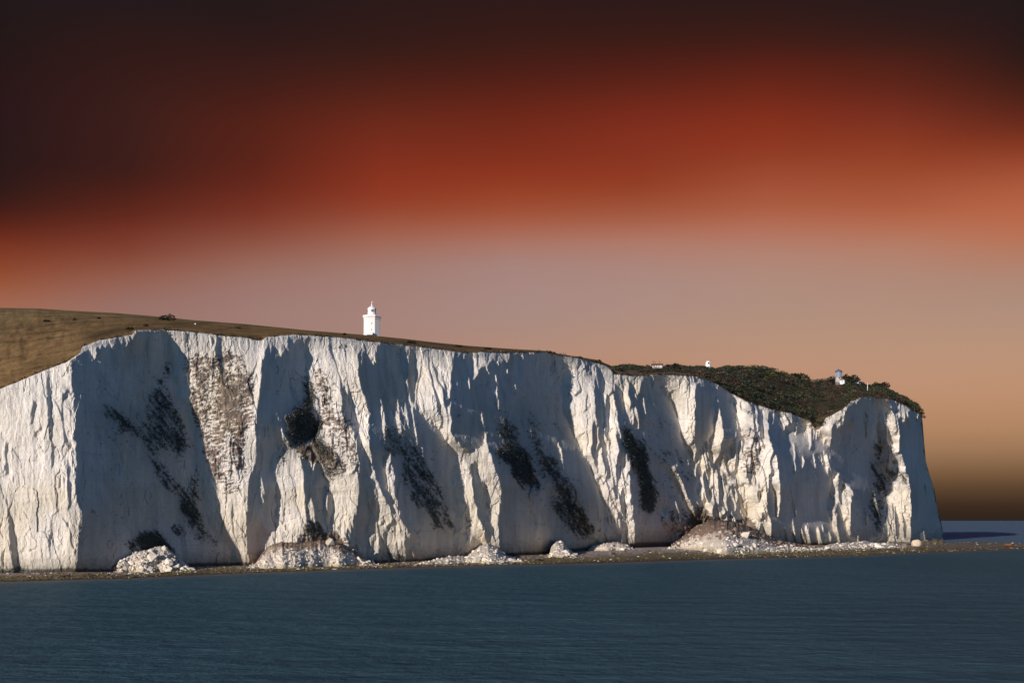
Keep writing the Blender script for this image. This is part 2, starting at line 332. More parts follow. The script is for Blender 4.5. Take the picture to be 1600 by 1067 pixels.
# ------------------------------------------------------------------ chalk
def chalk_mat():
    m, t = mat('chalk'); g = t.n('ShaderNodeNewGeometry').outputs['Position']
    a = t.n('ShaderNodeAttribute', attribute_name='tint').outputs['Color']
    flute = tnoise(t, vscale(t, g, (0.55, 0.3, 0.11)), 1.0, 6, 0.62)
    beds = tnoise(t, vscale(t, g, (0.05, 0.05, 1.1)), 1.0, 4, 0.65)
    blocks = t.n('ShaderNodeTexVoronoi', {'Vector': vscale(t, g, (0.5, 0.35, 0.28)), 'Scale': 1.0, 'Randomness': 1.0}, feature='DISTANCE_TO_EDGE').outputs['Distance']
    crack = t.smooth(blocks, 0.0, 0.05)
    fine = tnoise(t, g, 1.8, 5, 0.65)
    h = t.math('ADD', t.math('MULTIPLY', flute, 1.0), t.math('MULTIPLY', beds, 0.28))
    h = t.math('ADD', h, t.math('MULTIPLY', fine, 0.25)); h = t.math('ADD', h, t.math('MULTIPLY', crack, 0.05))
    # thin flint lines and grey weather streaks that belong to the rock
    flint = t.ramp(beds, [(0.0, 0.72), (0.34, 0.9), (0.40, 1.0), (1.0, 1.0)])
    streak = t.ramp(tnoise(t, vscale(t, g, (0.35, 0.2, 0.03)), 1.0, 5, 0.6), [(0.0, 0.70), (0.40, 0.86), (0.56, 1.0), (1.0, 1.0)])
    c = t.mix(1.0, a, flint, 'MULTIPLY'); c = t.mix(0.8, c, streak, 'MULTIPLY')
    mot = t.n('ShaderNodeMapRange', {0: fine, 1: 0.3, 2: 0.7, 3: 0.88, 4: 1.08}).outputs[0]
    c = t.mix(1.0, c, t.n('ShaderNodeCombineXYZ', {0: mot, 1: mot, 2: mot}).outputs[0], 'MULTIPLY')
    finish(t, c, 0.95, h, 0.30, 0.1); return m
M_chalk = chalk_mat()

L = solve_relief()
# relief finer than the measured faces: flutes running down, ledges along the beds, small buttresses
flu = fnoise(PX / 7, PY / 55, 21, 4, 0.6); flu2 = np.abs(fnoise(PX / 16 + PY / 150, PY / 120, 31, 4, 0.55))
led = fnoise(PX / 60, (PY + 0.03 * PX) / 5.5, 41, 3, 0.5); blk = fnoise(PX / 4, PY / 7, 51, 4, 0.6)
crk = np.clip(1 - np.abs(fnoise(PX / 20 + 0.6 * vnoise(PX / 9, PY / 25, 35), PY / 130, 33, 3, 0.5)) / 0.035, 0, 1) * np.clip(fnoise(PX / 14, PY / 40, 37, 2) * 3 + .3, 0, 1)
stp = np.floor(3 * fnoise(PX / 12, PY / 26, 45, 2)) / 3
def plates(w_, h_, seed):
    """broken rock: tilted plates with sharp joints"""
    q = np.random.RandomState(seed); N = 512
    jx, jy, of, tx, ty = q.uniform(.1, .9, (5, N, N)); of, tx, ty = of * 2 - 1, tx * 2 - 1, ty * 2 - 1
    u = (PX + 2.0 * fnoise(PX / 9, PY / 14, seed + 1, 2) - 0.10 * PY) / w_; v_ = (PY + 3.0 * fnoise(PX / 12, PY / 9, seed + 2, 2)) / h_ + 40
    iu, iv = np.floor(u).astype(int), np.floor(v_).astype(int); bd = np.full(PX.shape, 9.0); res = np.zeros(PX.shape)
    for a in (-1, 0, 1):
        for b in (-1, 0, 1):
            ci, cj = (iu + a) % N, (iv + b) % N
            ddx = u - (iu + a) - jx[cj, ci]; ddy = v_ - (iv + b) - jy[cj, ci]; d = np.abs(ddx) ** 1.4 + np.abs(ddy) ** 1.4
            m = d < bd; bd = np.where(m, d, bd); res = np.where(m, .55 * of[cj, ci] + .9 * tx[cj, ci] * ddx + .5 * ty[cj, ci] * ddy, res)
    return res
pl = 1.25 * plates(30, 74, 401) + 0.62 * plates(11, 26, 411) + 0.28 * plates(4.6, 9, 421)
dY = 0.30 * flu + 0.5 * (0.3 - flu2) + 0.20 * led + 0.15 * blk + (1.7 + 0.5 * MASK) * crk + pl
calm = 0.55 + 0.45 * np.clip(fnoise(PX / 45, PY / 70, 61, 2) * 2 + 0.5, 0, 1)
calm = np.interp(PX, [0, 110, 400, 1500], [.7, .7, 1, 1]) * (1 - 0.42 * blur(MASK.astype(float), 1.5, 1.5))
Y = np.exp(L) + dY * calm * np.exp(L) / 700.0
def samp(A, px, py):
    fx = np.clip(px - X0, 0, A.shape[1] - 1.001); fy = np.clip(py - Y0, 0, A.shape[0] - 1.001)
    ix = fx.astype(int); iy = fy.astype(int); fx = fx - ix; fy = fy - iy
    return (A[iy, ix] * (1 - fx) + A[iy, ix + 1] * fx) * (1 - fy) + (A[iy + 1, ix] * (1 - fx) + A[iy + 1, ix + 1] * fx) * fy
def unproj(px, py, y):
    return np.stack([(px - CX) / F * y, y, CAMZ + (HY - py) / F * y], -1)
# ---- plants and stains on the rock (colour of the thing itself)
def soft(polys, jx=4, jy=5, seed=81, bl=3.0):
    wx = PX + jx * fnoise(PX / 6, PY / 8, seed, 4, 0.6) * 2.4; wy = PY + jy * fnoise(PX / 6, PY / 8, seed + 7, 4, 0.6) * 2.4
    wx = wx + 11 * fnoise(PX / 26, PY / 26, seed + 11, 2); wy = wy + 11 * fnoise(PX / 26, PY / 26, seed + 17, 2)
    m = np.zeros(PX.shape)
    for p, d in polys:
        m = np.maximum(m, inpoly(wx, wy, p) * d)
    return blur(m, bl * 1.5, bl * 2.0)
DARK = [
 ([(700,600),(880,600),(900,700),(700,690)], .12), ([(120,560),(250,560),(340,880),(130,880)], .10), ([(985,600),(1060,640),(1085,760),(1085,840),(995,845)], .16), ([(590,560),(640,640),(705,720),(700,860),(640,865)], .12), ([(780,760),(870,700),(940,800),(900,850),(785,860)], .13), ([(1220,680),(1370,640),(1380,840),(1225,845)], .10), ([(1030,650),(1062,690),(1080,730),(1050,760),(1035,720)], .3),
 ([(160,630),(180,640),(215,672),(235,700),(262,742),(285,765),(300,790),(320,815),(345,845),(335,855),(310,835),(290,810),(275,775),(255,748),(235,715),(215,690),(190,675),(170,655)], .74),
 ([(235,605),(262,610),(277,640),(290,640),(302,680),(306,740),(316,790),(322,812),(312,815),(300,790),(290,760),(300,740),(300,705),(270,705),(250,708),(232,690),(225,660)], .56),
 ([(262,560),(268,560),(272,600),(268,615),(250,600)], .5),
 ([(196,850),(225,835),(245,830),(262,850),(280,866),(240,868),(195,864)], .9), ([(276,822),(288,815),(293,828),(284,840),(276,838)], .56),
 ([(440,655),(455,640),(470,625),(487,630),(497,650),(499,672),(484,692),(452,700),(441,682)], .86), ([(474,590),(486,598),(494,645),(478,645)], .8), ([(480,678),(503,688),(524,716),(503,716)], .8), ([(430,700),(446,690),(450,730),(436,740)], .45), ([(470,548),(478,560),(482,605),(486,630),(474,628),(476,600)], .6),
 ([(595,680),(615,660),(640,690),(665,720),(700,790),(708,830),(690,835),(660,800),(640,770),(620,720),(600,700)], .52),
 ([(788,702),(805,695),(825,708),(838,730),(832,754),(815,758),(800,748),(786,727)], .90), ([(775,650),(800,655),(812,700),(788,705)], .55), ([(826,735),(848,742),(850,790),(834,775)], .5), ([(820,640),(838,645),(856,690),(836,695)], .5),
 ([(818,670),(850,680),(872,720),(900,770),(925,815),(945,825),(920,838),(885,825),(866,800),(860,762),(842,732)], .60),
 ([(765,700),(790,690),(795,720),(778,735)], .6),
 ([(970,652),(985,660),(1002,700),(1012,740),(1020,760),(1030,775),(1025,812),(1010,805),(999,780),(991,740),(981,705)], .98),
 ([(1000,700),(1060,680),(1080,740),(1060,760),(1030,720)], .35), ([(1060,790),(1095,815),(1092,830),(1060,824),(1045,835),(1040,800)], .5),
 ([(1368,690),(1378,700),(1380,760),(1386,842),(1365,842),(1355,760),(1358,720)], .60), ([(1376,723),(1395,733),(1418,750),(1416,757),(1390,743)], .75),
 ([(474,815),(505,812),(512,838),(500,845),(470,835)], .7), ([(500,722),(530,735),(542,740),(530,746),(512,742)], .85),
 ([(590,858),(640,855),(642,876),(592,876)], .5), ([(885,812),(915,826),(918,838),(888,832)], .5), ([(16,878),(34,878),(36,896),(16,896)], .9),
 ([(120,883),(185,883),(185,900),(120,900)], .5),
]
BROWN = [
 ([(288,560),(310,545),(345,540),(385,550),(394,600),(392,680),(386,775),(345,770),(325,740),(310,700),(300,640),(290,600)], .50),
 ([(335,780),(385,782),(386,835),(350,830)], .14), ([(400,600),(388,650),(386,700),(378,640)], .3),
 ([(478,575),(540,580),(547,640),(560,725),(520,745),(500,700),(490,640)], .45), ([(503,534),(545,534),(545,552),(500,550)], .45),
 ([(452,692),(500,690),(522,715),(545,738),(530,746),(500,728),(465,714)], .8),
 ([(1055,824),(1095,800),(1130,803),(1170,812),(1205,832),(1180,840),(1120,842),(1056,852)], .85),
 ([(1148,655),(1186,665),(1187,740),(1165,745),(1150,700)], .42), ([(1090,700),(1200,680),(1205,830),(1095,800)], .10),
 ([(1205,642),(1262,657),(1235,672),(1222,668)], .35), ([(1240,655),(1275,660),(1300,655),(1285,672),(1262,672)], .6),
 ([(430,838),(470,832),(520,828),(555,850),(565,870),(540,862),(500,850),(460,850)], .7), ([(560,600),(580,650),(578,700),(566,660)], .15),
 ([(855,745),(840,720),(845,700),(870,760),(900,800),(925,818),(945,826),(900,822)], .5), ([(1390,745),(1425,770),(1424,800),(1395,790)], .15),
 ([(736,700),(760,690),(776,740),(770,760),(740,740)], .22), ([(885,760),(900,765),(915,800),(905,812),(888,800)], .3),
]
spk = fnoise(PX / 3.2, PY / 2.4, 91, 3, 0.65) * 0.5 + 0.5; spk2 = fnoise(PX / 5.2 + PY / 12, PY / 2.5, 95, 4, 0.66) * 0.5 + 0.5
big = fnoise(PX / 22, PY / 30, 99, 2) * 0.5 + 0.5
dk = soft(DARK); br = soft(BROWN, 5, 7, 101)
dgl = fnoise((1.3 * PX - PY) / 5.0, (PX + 1.3 * PY) / 34, 93, 4, 0.6) * 0.5 + 0.5
big2 = fnoise((PX - 0.55 * PY) / 9, (PY + 0.4 * PX) / 26, 97, 3, .6) * .5 + .5
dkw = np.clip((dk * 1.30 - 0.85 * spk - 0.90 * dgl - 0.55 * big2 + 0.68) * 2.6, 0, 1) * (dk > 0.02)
brw = np.clip((br * (0.45 + 1.0 * big) - spk2 * 0.80) * 7, 0, 1) * (br > 0.03)
brw = brw * ~inpoly(PX + 2 * spk, PY, [(258, 525), (273, 525), (290, 600), (327, 748), (313, 748), (282, 640)])
brink = PY - cv(T_, gx_)[None, :]; foot = cv(B_, gx_)[None, :] - PY
chalkc = np.array([0.77, 0.715, 0.645])
creamy = np.clip(fnoise(PX / 70, PY / 60, 111, 3) * 1.3 + 0.35 + 0.5 * (PY > 760) , 0, 1)[..., None]
C = chalkc * (1 - creamy) + np.array([0.72, 0.645, 0.525]) * creamy
g1 = np.clip(fnoise(PX / 11, PY / 60, 115, 4) * 2.0 - 0.05 + .5 * fnoise(PX / 60, PY / 60, 117, 2), 0, 1)[..., None] * 0.42
C = C * (1 - g1) + np.array([0.46, 0.43, 0.40]) * g1
fw = np.clip((26 - foot) / 26 + 0.8 * (spk - 0.5), 0, 1)[..., None] * (foot < 40)[..., None] * 0.75
C = C * (1 - fw) + np.array([0.20, 0.185, 0.13]) * fw
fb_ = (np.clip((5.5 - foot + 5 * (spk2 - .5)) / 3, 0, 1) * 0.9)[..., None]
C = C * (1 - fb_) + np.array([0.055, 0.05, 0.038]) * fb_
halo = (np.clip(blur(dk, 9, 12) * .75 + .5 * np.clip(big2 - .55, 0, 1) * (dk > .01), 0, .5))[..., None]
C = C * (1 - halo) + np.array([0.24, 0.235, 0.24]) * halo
gr = (0.6 + 0.8 * vnoise(PX / 5, PY / 5, 121))[..., None]
C = C * (1 - brw[..., None] * .9) + (np.array([0.22, 0.145, 0.110]) * (1 - creamy * .5) + np.array([0.17, 0.15, 0.085]) * creamy * .5) * np.clip(gr, .4, 1.4) * brw[..., None] * .9
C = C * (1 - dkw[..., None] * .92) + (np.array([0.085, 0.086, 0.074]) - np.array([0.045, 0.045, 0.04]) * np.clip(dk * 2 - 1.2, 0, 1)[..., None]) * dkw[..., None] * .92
tb = (np.clip((1.6 - brink + 2.2 * (spk - .5)) / 1.5, 0, 1))[..., None]
C = C * (1 - tb) + np.array([0.13, 0.10, 0.065]) * tb
Y = Y - (0.7 * brw + 0.8 * dkw) * (0.5 + 0.8 * spk) * Y / 700
cx_ = np.concatenate([np.arange(-320, 1437, 1.0), np.linspace(1437, 1475, 60)])
NV = 330
top = cv(T_, cx_) + np.where(cx_ < 1436, 1.1 * fnoise(cx_ / 6, cx_ * 0, 71, 3), 0)
bot = cv(B_, cx_) + 5
v = np.linspace(0, 1, NV)[:, None]
vpx = np.repeat(cx_[None, :], NV, 0); vpy = top[None, :] + (bot - top)[None, :] * v
vY = samp(Y, vpx, vpy)
# rounded lip at the brink
vY = vY + 1.2 * np.clip(1 - (vpy - top[None, :]) / 3.0, 0, 1) ** 2
CL = unproj(vpx, vpy, vY)
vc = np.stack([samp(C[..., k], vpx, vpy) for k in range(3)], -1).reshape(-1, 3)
nc = len(cx_)
# the side turned away at the far headland and the rock carried on behind it
tail = []
last = CL[:, -1, :]
for d in (6, 20, 60, 160, 420):
    q = last.copy(); q[:, 1] += d; q[:, 0] = last[:, 0] / last[:, 1] * q[:, 1] - d * 0.10; tail.append(q)
head = []
for d in (420, 160, 60, 20, 6):
    q = CL[:, 0, :].copy(); q[:, 1] += d; q[:, 0] -= .25 * d; head.append(q)
CLx = np.concatenate([np.stack(head, 1), CL, np.stack(tail, 1)], 1)
vcx = np.concatenate([np.repeat(vc.reshape(NV, nc, 3)[:, :1], 5, 1), vc.reshape(NV, nc, 3), np.repeat(vc.reshape(NV, nc, 3)[:, -1:], 5, 1)], 1)
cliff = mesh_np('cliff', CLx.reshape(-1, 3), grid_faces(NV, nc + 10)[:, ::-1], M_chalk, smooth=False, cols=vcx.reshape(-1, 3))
tag(cliff, 'long white chalk cliff face with deep fluted recesses', kind='structure')

# ------------------------------------------------------------------ grassy hill above the brink
def grass_mat():
    m, t = mat('dry_grass'); g = t.n('ShaderNodeNewGeometry').outputs['Position']
    a = t.n('ShaderNodeAttribute', attribute_name='tint').outputs['Color']
    band = tnoise(t, vscale(t, g, (0.006, 0.02, 0.10)), 1.0, 5, 0.6)
    n = tnoise(t, vscale(t, g, (0.10, 0.05, 0.25)), 1.0, 6, 0.65)
    f = t.n('ShaderNodeMapRange', {0: n, 1: 0.3, 2: 0.7, 3: 0.62, 4: 1.35}).outputs[0]
    c = t.mix(1.0, a, t.n('ShaderNodeCombineXYZ', {0: f, 1: f, 2: f}).outputs[0], 'MULTIPLY')
    f2 = t.n('ShaderNodeMapRange', {0: tnoise(t, vscale(t, g, (1, .6, 2)), 0.9, 4, 0.7), 1: 0.3, 2: 0.7, 3: 0.6, 4: 1.4}).outputs[0]
    c = t.mix(1.0, c, t.n('ShaderNodeCombineXYZ', {0: f2, 1: f2, 2: f2}).outputs[0], 'MULTIPLY')
    dk_ = t.ramp(band, [(0.0, 1.0), (0.36, 0.9), (0.44, 0.0), (1.0, 0.0)])
    c = t.mix(t.math('MULTIPLY', dk_, 0.55), c, (0.055, 0.040, 0.022, 1))
    finish(t, c, 0.95, tnoise(t, g, 0.7, 5, 0.65), 0.5, 0.05); return m
M_grass = grass_mat()
gx2 = np.concatenate([np.arange(-320, 1436, 2.0), np.linspace(1437, 1475, 60)])
topY = samp(vY[:1].repeat(2, 0), np.interp(gx2, cx_, np.arange(nc)) + X0, np.zeros(len(gx2)) + Y0) if False else blur(np.interp(gx2, cx_, vY[0])[None, :], 9, 0)[0]
topY0 = np.interp(gx2, cx_, vY[0])
topP = np.interp(gx2, cx_, top)
Sg = np.where(gx2 > 1440, topP - 0.6, np.minimum(cv(S_, gx2), topP - 0.6))
NR = 46
topS = np.where(gx2 < 1300, blur(topP[None, :], 14, 0)[0], topP)
rows = []; rc = []
depth = np.interp(gx2, [-140, 0, 200, 400, 700, 900, 1000, 1100, 1300, 1440], [.62, .55, .42, .30, .22, .10, .12, .18, .20, .10])
for r in range(NR):
    f = r / (NR - 1); tp_ = topS + (topP - topS) * max(0, 1 - r / 7); tp_ = np.maximum(tp_, Sg + .3)
    py = tp_ + (Sg - tp_) * (1 - (1 - f) ** 1.25) + np.clip((gx2 - 1437) / 2, 0, 1) * 1.6
    y = (topY + (topY0 - topY) * max(0, 1 - r / 3)) * np.exp(depth * f ** 1.1)
    n_ = fnoise(gx2 / 14, np.full_like(gx2, f * 9), 131, 4) * np.sin(math.pi * f) * (topP - Sg) * 0.03
    rows.append(unproj(gx2, py + n_ + (0.3 if r == 0 else 0), y))
P = rows[-1]
for k, d in enumerate((15, 40, 90, 180, 400)):
    q = P.copy(); q[:, 1] += d; q[:, 0] = P[:, 0] / P[:, 1] * q[:, 1]; q[:, 2] = P[:, 2] - 0.02 * d - 0.00018 * d * d + (P[:, 2] - CAMZ) * d / P[:, 1] * 0.35; rows.append(q)
GR = np.stack(rows, 0)
gpx = np.repeat(gx2[None], len(rows), 0); gf = np.clip(np.arange(len(rows)) / (NR - 1), 0, 1)[:, None].repeat(len(gx2), 1)
tone = (fnoise(gpx / 40, gf * 7, 141, 3) + .5 * fnoise(gpx / 7, gf * 30, 143, 3))[..., None]
gc = np.array([0.215, 0.132, 0.058]) * (1 + 0.28 * tone)
upper = np.clip((gf - 0.45) * 2.2 + 0.5 * tone[..., 0], 0, 1)[..., None] * (gpx < 420)[..., None]
gc = gc * (1 - upper * .6) + np.array([0.195, 0.142, 0.068]) * upper * .6
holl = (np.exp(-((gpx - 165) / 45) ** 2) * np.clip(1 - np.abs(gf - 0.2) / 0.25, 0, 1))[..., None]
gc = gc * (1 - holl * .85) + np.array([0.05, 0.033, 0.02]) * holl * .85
for (ya, yb_, wd) in ((535, 513, 1.6), (522, 507, 1.2), (500, 497, 1.0), (560, 530, 1.3)):    # sheep tracks along the slope
    gpy = HY - (GR[..., 2] - CAMZ) / GR[..., 1] * F
    tl = np.exp(-((gpy - (ya + (yb_ - ya) * gpx / 230 + 2.2 * np.sin(gpx / 37))) / wd) ** 2)[..., None] * (gpx < 420)[..., None]
    gc = gc * (1 - tl * .5) + np.array([0.06, 0.045, 0.025]) * tl * .5
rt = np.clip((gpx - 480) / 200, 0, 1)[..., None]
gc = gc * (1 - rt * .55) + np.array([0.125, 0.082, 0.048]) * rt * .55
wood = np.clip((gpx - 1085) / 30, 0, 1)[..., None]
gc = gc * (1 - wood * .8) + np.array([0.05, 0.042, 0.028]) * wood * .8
pale = ((gpx > 958) & (gpx < 1090))[..., None]
gc = np.where(pale, np.array([0.155, 0.105, 0.075]) * (1 + .3 * tone), gc)
rk_ = np.clip((gpx - 1438) / 4, 0, 1)[..., None]; gc = gc * (1 - rk_) + np.array([.62, .57, .50]) * rk_
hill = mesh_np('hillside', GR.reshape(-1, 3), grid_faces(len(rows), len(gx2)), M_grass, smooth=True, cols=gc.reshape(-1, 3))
tag(hill, 'dry brown grass slope on top of the chalk cliff', kind='structure')
def ground(px, py):
    """point of the hill that is seen at (px, py)"""
    j = np.clip(np.searchsorted(gx2, px), 0, len(gx2) - 1)
    cp = HY - (GR[:NR, j, 2] - CAMZ) / GR[:NR, j, 1] * F
    i = int(np.argmin(np.abs(cp - py))); p = GR[i, j].copy(); p[0] = (px - CX) / F * p[1]; return p
def place(px, py, y):
    return np.array([(px - CX) / F * y, y, CAMZ + (HY - py) / F * y])
def face(px, py):
    y = samp(Y, np.array([float(px)]), np.array([float(py)]))[0]; return place(px, py, y)

# ------------------------------------------------------------------ beach and reef
bx = np.arange(-330, 1720, 2.0); NB = 60
bw = cv(W_, bx); yw = CAMZ * F / (bw - HY)
bb = cv(B_, bx)
yc = np.where(bx < 1475, samp(Y, np.minimum(bx, 1474), np.minimum(bb, Y1 - 1)), 0); zc = CAMZ - (bb - HY) / F * yc
reefy = np.interp(bx, [1474, 1540, 1620, 1720], [847.5, 846.5, 850, 852]); reefY = CAMZ * F / (reefy - HY)
rb = np.where(bx < 1475, np.maximum(yc * 1.02, (CAMZ - .8) * F / (bb - HY) * 1.02), reefY); zb_ = np.where(bx < 1475, np.maximum(zc, .8), 0.0)
rows = []; bc = []
for r in range(NB):
    f = (r - 4) / (NB - 9)
    fc = min(max(f, 0), 1)
    y = yw + (rb - yw) * f
    z = zb_ * fc ** 0.45 + np.where(bx < 1475, 0, 0.35 * math.sin(math.pi * fc))
    seaweed = np.clip(1 - fc / 0.5, 0, 1)
    bumpy = fnoise(bx / 3, np.full_like(bx, r / 2.0), 151, 4) * (0.28 if f > 0 else 0.1) + np.where(bx > 1440, .05, 0)
    if f < 0: z = z + f * 6
    if f > 1: z = z + np.where(bx < 1475, 0, -(f - 1) * 12)
    rows.append(np.stack([(bx - CX) / F * y, y, z + bumpy * (0.4 if 0 <= f <= 1 else 0.1)], -1))
    n1 = fnoise(bx / 9, np.full_like(bx, r / 3.0), 161, 4) * .5 + .5; n2 = fnoise(bx / 3, np.full_like(bx, r / 1.5), 171, 3) * .5 + .5
    sand = np.array([0.42, 0.335, 0.30])[None] * (0.8 + .4 * n1[:, None]); weed = np.array([0.19, 0.145, 0.060])[None] * (0.4 + 1.2 * n2[:, None])
    rust = np.array([0.15, 0.08, 0.04])[None]
    wk = np.clip((0.42 + 0.35 * (n1 - .5) - fc) * 6, 0, 1)
    wk = np.where(bx > 1440, np.maximum(.65, wk), np.where((bx > 880) & (bx < 1130), np.clip((0.26 + .25 * (n1 - .5) - fc) * 8, 0, 1), np.maximum(wk, np.clip((n2 - .5) * 5, 0, .8))))[:, None]
    cc = sand * (1 - wk) + weed * wk; k2 = (np.clip((n2 - .62) * 6, 0, 1) * .5)[:, None]; cc = cc * (1 - k2) + rust * k2
    rf = np.clip((bx - 1430) / 60, 0, 1)[:, None]; cc = cc * (1 - rf) + (cc * 0.6 + np.array([0.035, 0.024, 0.024])) * rf
    wl = (np.exp(-(fc / 0.05) ** 2) * .8); cc = cc * (1 - wl) + np.array([0.04, 0.03, 0.025]) * wl
    bc.append(cc)
BE = np.stack(rows, 0)
M_beach = tint_mat('shingle', 0.85, 1.2, 0.5, 1.5, 0.4, 0.3)
beach = mesh_np('beach', BE.reshape(-1, 3), grid_faces(NB, len(bx)), M_beach, smooth=True, cols=np.stack(bc, 0).reshape(-1, 3))
tag(beach, 'narrow shingle and seaweed shore under the cliff', kind='structure')

def beach_at(px, py):
    """point of the beach that is seen at (px, py)"""
    j = np.clip(np.rint((px - bx[0]) / 2.0).astype(int), 0, len(bx) - 1); S = BE[5:NB - 4, j]
    cp = HY - (S[..., 2] - CAMZ) / S[..., 1] * F; i = np.argmin(np.abs(cp - py[None, :]), 0); p = S[i, np.arange(len(px))]
    return p
# ------------------------------------------------------------------ sea
def sea_mat():
    m, t = mat('sea_water'); g = t.n('ShaderNodeNewGeometry').outputs['Position']
    s_ = t.n('ShaderNodeAttribute', attribute_name='tint').outputs['Color']
    ss = t.n('ShaderNodeSeparateColor', {0: s_}).outputs
    n1 = tnoise(t, vscale(t, g, (0.75, 0.95, 1.0)), 0.36, 5, 0.62); n2 = tnoise(t, vscale(t, g, (0.6, 1.1, 1.0)), 0.07, 3, 0.5); n3 = tnoise(t, g, 1.7, 3, 0.6)
    patch = tnoise(t, vscale(t, g, (0.012, 0.006, 1)), 1.0, 4, 0.6)
    base = t.mix(t.smooth(patch, 0.35, 0.65), (0.048, 0.102, 0.122, 1), (0.058, 0.118, 0.142, 1))
    base = t.mix(t.smooth(n1, 0.56, 0.70), base, (0.095, 0.170, 0.200, 1))  # ripple crests lightened in the colour, standing in for light on the waves
    base = t.mix(ss[0], base, (0.17, 0.15, 0.145, 1))          # stirred silt along the shore
    base = t.mix(ss[1], base, (0.080, 0.165, 0.240, 1))          # open water beyond the point
    h = t.math('ADD', t.math('MULTIPLY', n1, 0.7), t.math('ADD', t.math('MULTIPLY', n2, 1.6), t.math('MULTIPLY', n3, 0.12)))
    b = t.n('ShaderNodeBump', {'Height': h, 'Distance': 1.1, 'Strength': 1.0}).outputs[0]
    p = t.n('ShaderNodeBsdfPrincipled', {'Base Color': base, 'Roughness': t.math('MULTIPLY_ADD', ss[1], 0.1, 0.6), 'Specular IOR Level': t.math('MULTIPLY_ADD', ss[1], 0.75, 0.03), 'IOR': 1.33, 'Normal': b})
    t.n('ShaderNodeOutputMaterial', {0: p.outputs[0]}); return m
M_sea = sea_mat()
sx = np.concatenate([[-9000, -4000, -1500, -600], np.arange(-200, 1801, 20.0), [2200, 3200, 5500, 10000]])
sy = np.concatenate([np.geomspace(25, 400, 14)[:-1], np.arange(400, 1200, 5.0), np.geomspace(1200, 150000, 24)])
SX, SY = np.meshgrid(sx, sy)
ywx = np.interp(SX, bx, yw)
silt = np.clip(1 - (ywx - SY) / np.interp(SX, [0, 1600], [22, 48]), 0, 1) ** 1.0 * (SY < ywx + 60)
opn = np.clip((SY - 1000) / 200, 0, 1)
SEA = np.stack([(SX - CX) / F * SY, SY, SX * 0], -1)
sea = mesh_np('sea', SEA.reshape(-1, 3), grid_faces(len(sy), len(sx)), M_sea, smooth=True, cols=np.stack([silt, opn, silt * 0], -1).reshape(-1, 3))
tag(sea, 'dark teal rippled sea', kind='structure')

# ------------------------------------------------------------------ plants
def leaves(cen, size, cols, seed, per=1, up=0.25):
    """small leaf faces scattered round the given centres"""
    r = np.random.RandomState(seed); n = len(cen)
    cen = np.repeat(cen, per, 0); size = np.repeat(size, per); cols = np.repeat(cols, per, 0); n = len(cen)
    c = cen + r.normal(0, 1, (n, 3)) * size[:, None] * (0.9 if per > 1 else 0)
    a = r.normal(0, 1, (n, 3)); a /= np.linalg.norm(a, axis=1)[:, None]
    b = np.cross(a, r.normal(0, 1, (n, 3))); b /= np.linalg.norm(b, axis=1)[:, None]
    s = size[:, None] * r.uniform(0.5, 1.1, (n, 1)); t = s * r.uniform(0.5, 0.9, (n, 1))
    V = np.stack([c - a * s, c - b * t, c + a * s, c + b * t * 0.8], 1).reshape(-1, 3)
    Q = np.arange(4 * n).reshape(-1, 4)
    cc = np.repeat(cols * r.uniform(0.6, 1.4, (n, 1)), 4, 0)
    return V, Q, cc
M_leaf = tint_mat('foliage', 0.9, 0.8, 0.3)
M_bark = simple_mat('bark', (0.07, 0.055, 0.045))
GREENS = np.array([[0.036, 0.042, 0.024], [0.024, 0.032, 0.022], [0.070, 0.046, 0.034], [0.030, 0.040, 0.028], [0.066, 0.070, 0.026], [0.046, 0.034, 0.026]])
# tufts clinging to the rock
r_ = np.random.RandomState(5)
def tufts(wgt, n, size, colr, seed):
    pr = (wgt * (brink > 2) * (foot > 1)).ravel(); pr = pr / pr.sum()
    idx = np.random.RandomState(seed).choice(pr.size, n, p=pr)
    px = PX.ravel()[idx] + r_.uniform(-.5, .5, n); py = PY.ravel()[idx] + r_.uniform(-.5, .5, n)
    y = samp(Y, px, py); c = unproj(px, py, y - 0.25 * size * y / 700)
    return leaves(c, size * y / 700 * r_.uniform(.6, 1.2, n), np.tile(colr, (n, 1)), seed, 3)
a1 = tufts(dkw ** 1.5, 12000, 0.40, np.array([0.062, 0.064, 0.048]), 7); a2 = tufts(brw, 3600, 0.22, np.array([0.18, 0.12, 0.09]), 8)
V = np.concatenate([a1[0], a2[0]]); Q = np.concatenate([a1[1], a2[1] + len(a1[0])]); Cc = np.concatenate([a1[2], a2[2]])
tag(mesh_np('cliff_plants', V, Q, M_leaf, cols=Cc), 'dark and brown tufts of plants clinging to the chalk face', kind='stuff')

def dome(c, r, h, colr, seed, n, dark=1.35):
    if colr is None: colr = GREENS[(seed * 7) % len(GREENS)]
    q = np.random.RandomState(seed)
    d = q.normal(0, 1, (n, 3)); d[:, 2] = np.abs(d[:, 2]); d /= np.linalg.norm(d, axis=1)[:, None]
    rad = q.uniform(0.55, 1.0, (n, 1)) ** 0.5
    lob = 1 + 0.16 * np.sin(d[:, 0:1] * 5 + seed) * np.cos(d[:, 1:2] * 4 + seed * 2)
    p = c + d * rad * lob * np.array([r, r, h])
    cl = colr * dark * (0.75 + 0.5 * vnoise(p[:, 0] / 1.7, p[:, 2] / 1.5 + p[:, 1] / 2, seed % 50))[:, None]
    return leaves(p, np.full(n, max(0.22, r * 0.16)), cl, seed)
def join(parts):
    V, Q, Cc, o = [], [], [], 0
    for v_, q_, c_ in parts:
        V.append(v_); Q.append(q_ + o); Cc.append(c_); o += len(v_)
    return np.concatenate(V), np.concatenate(Q), np.concatenate(Cc)
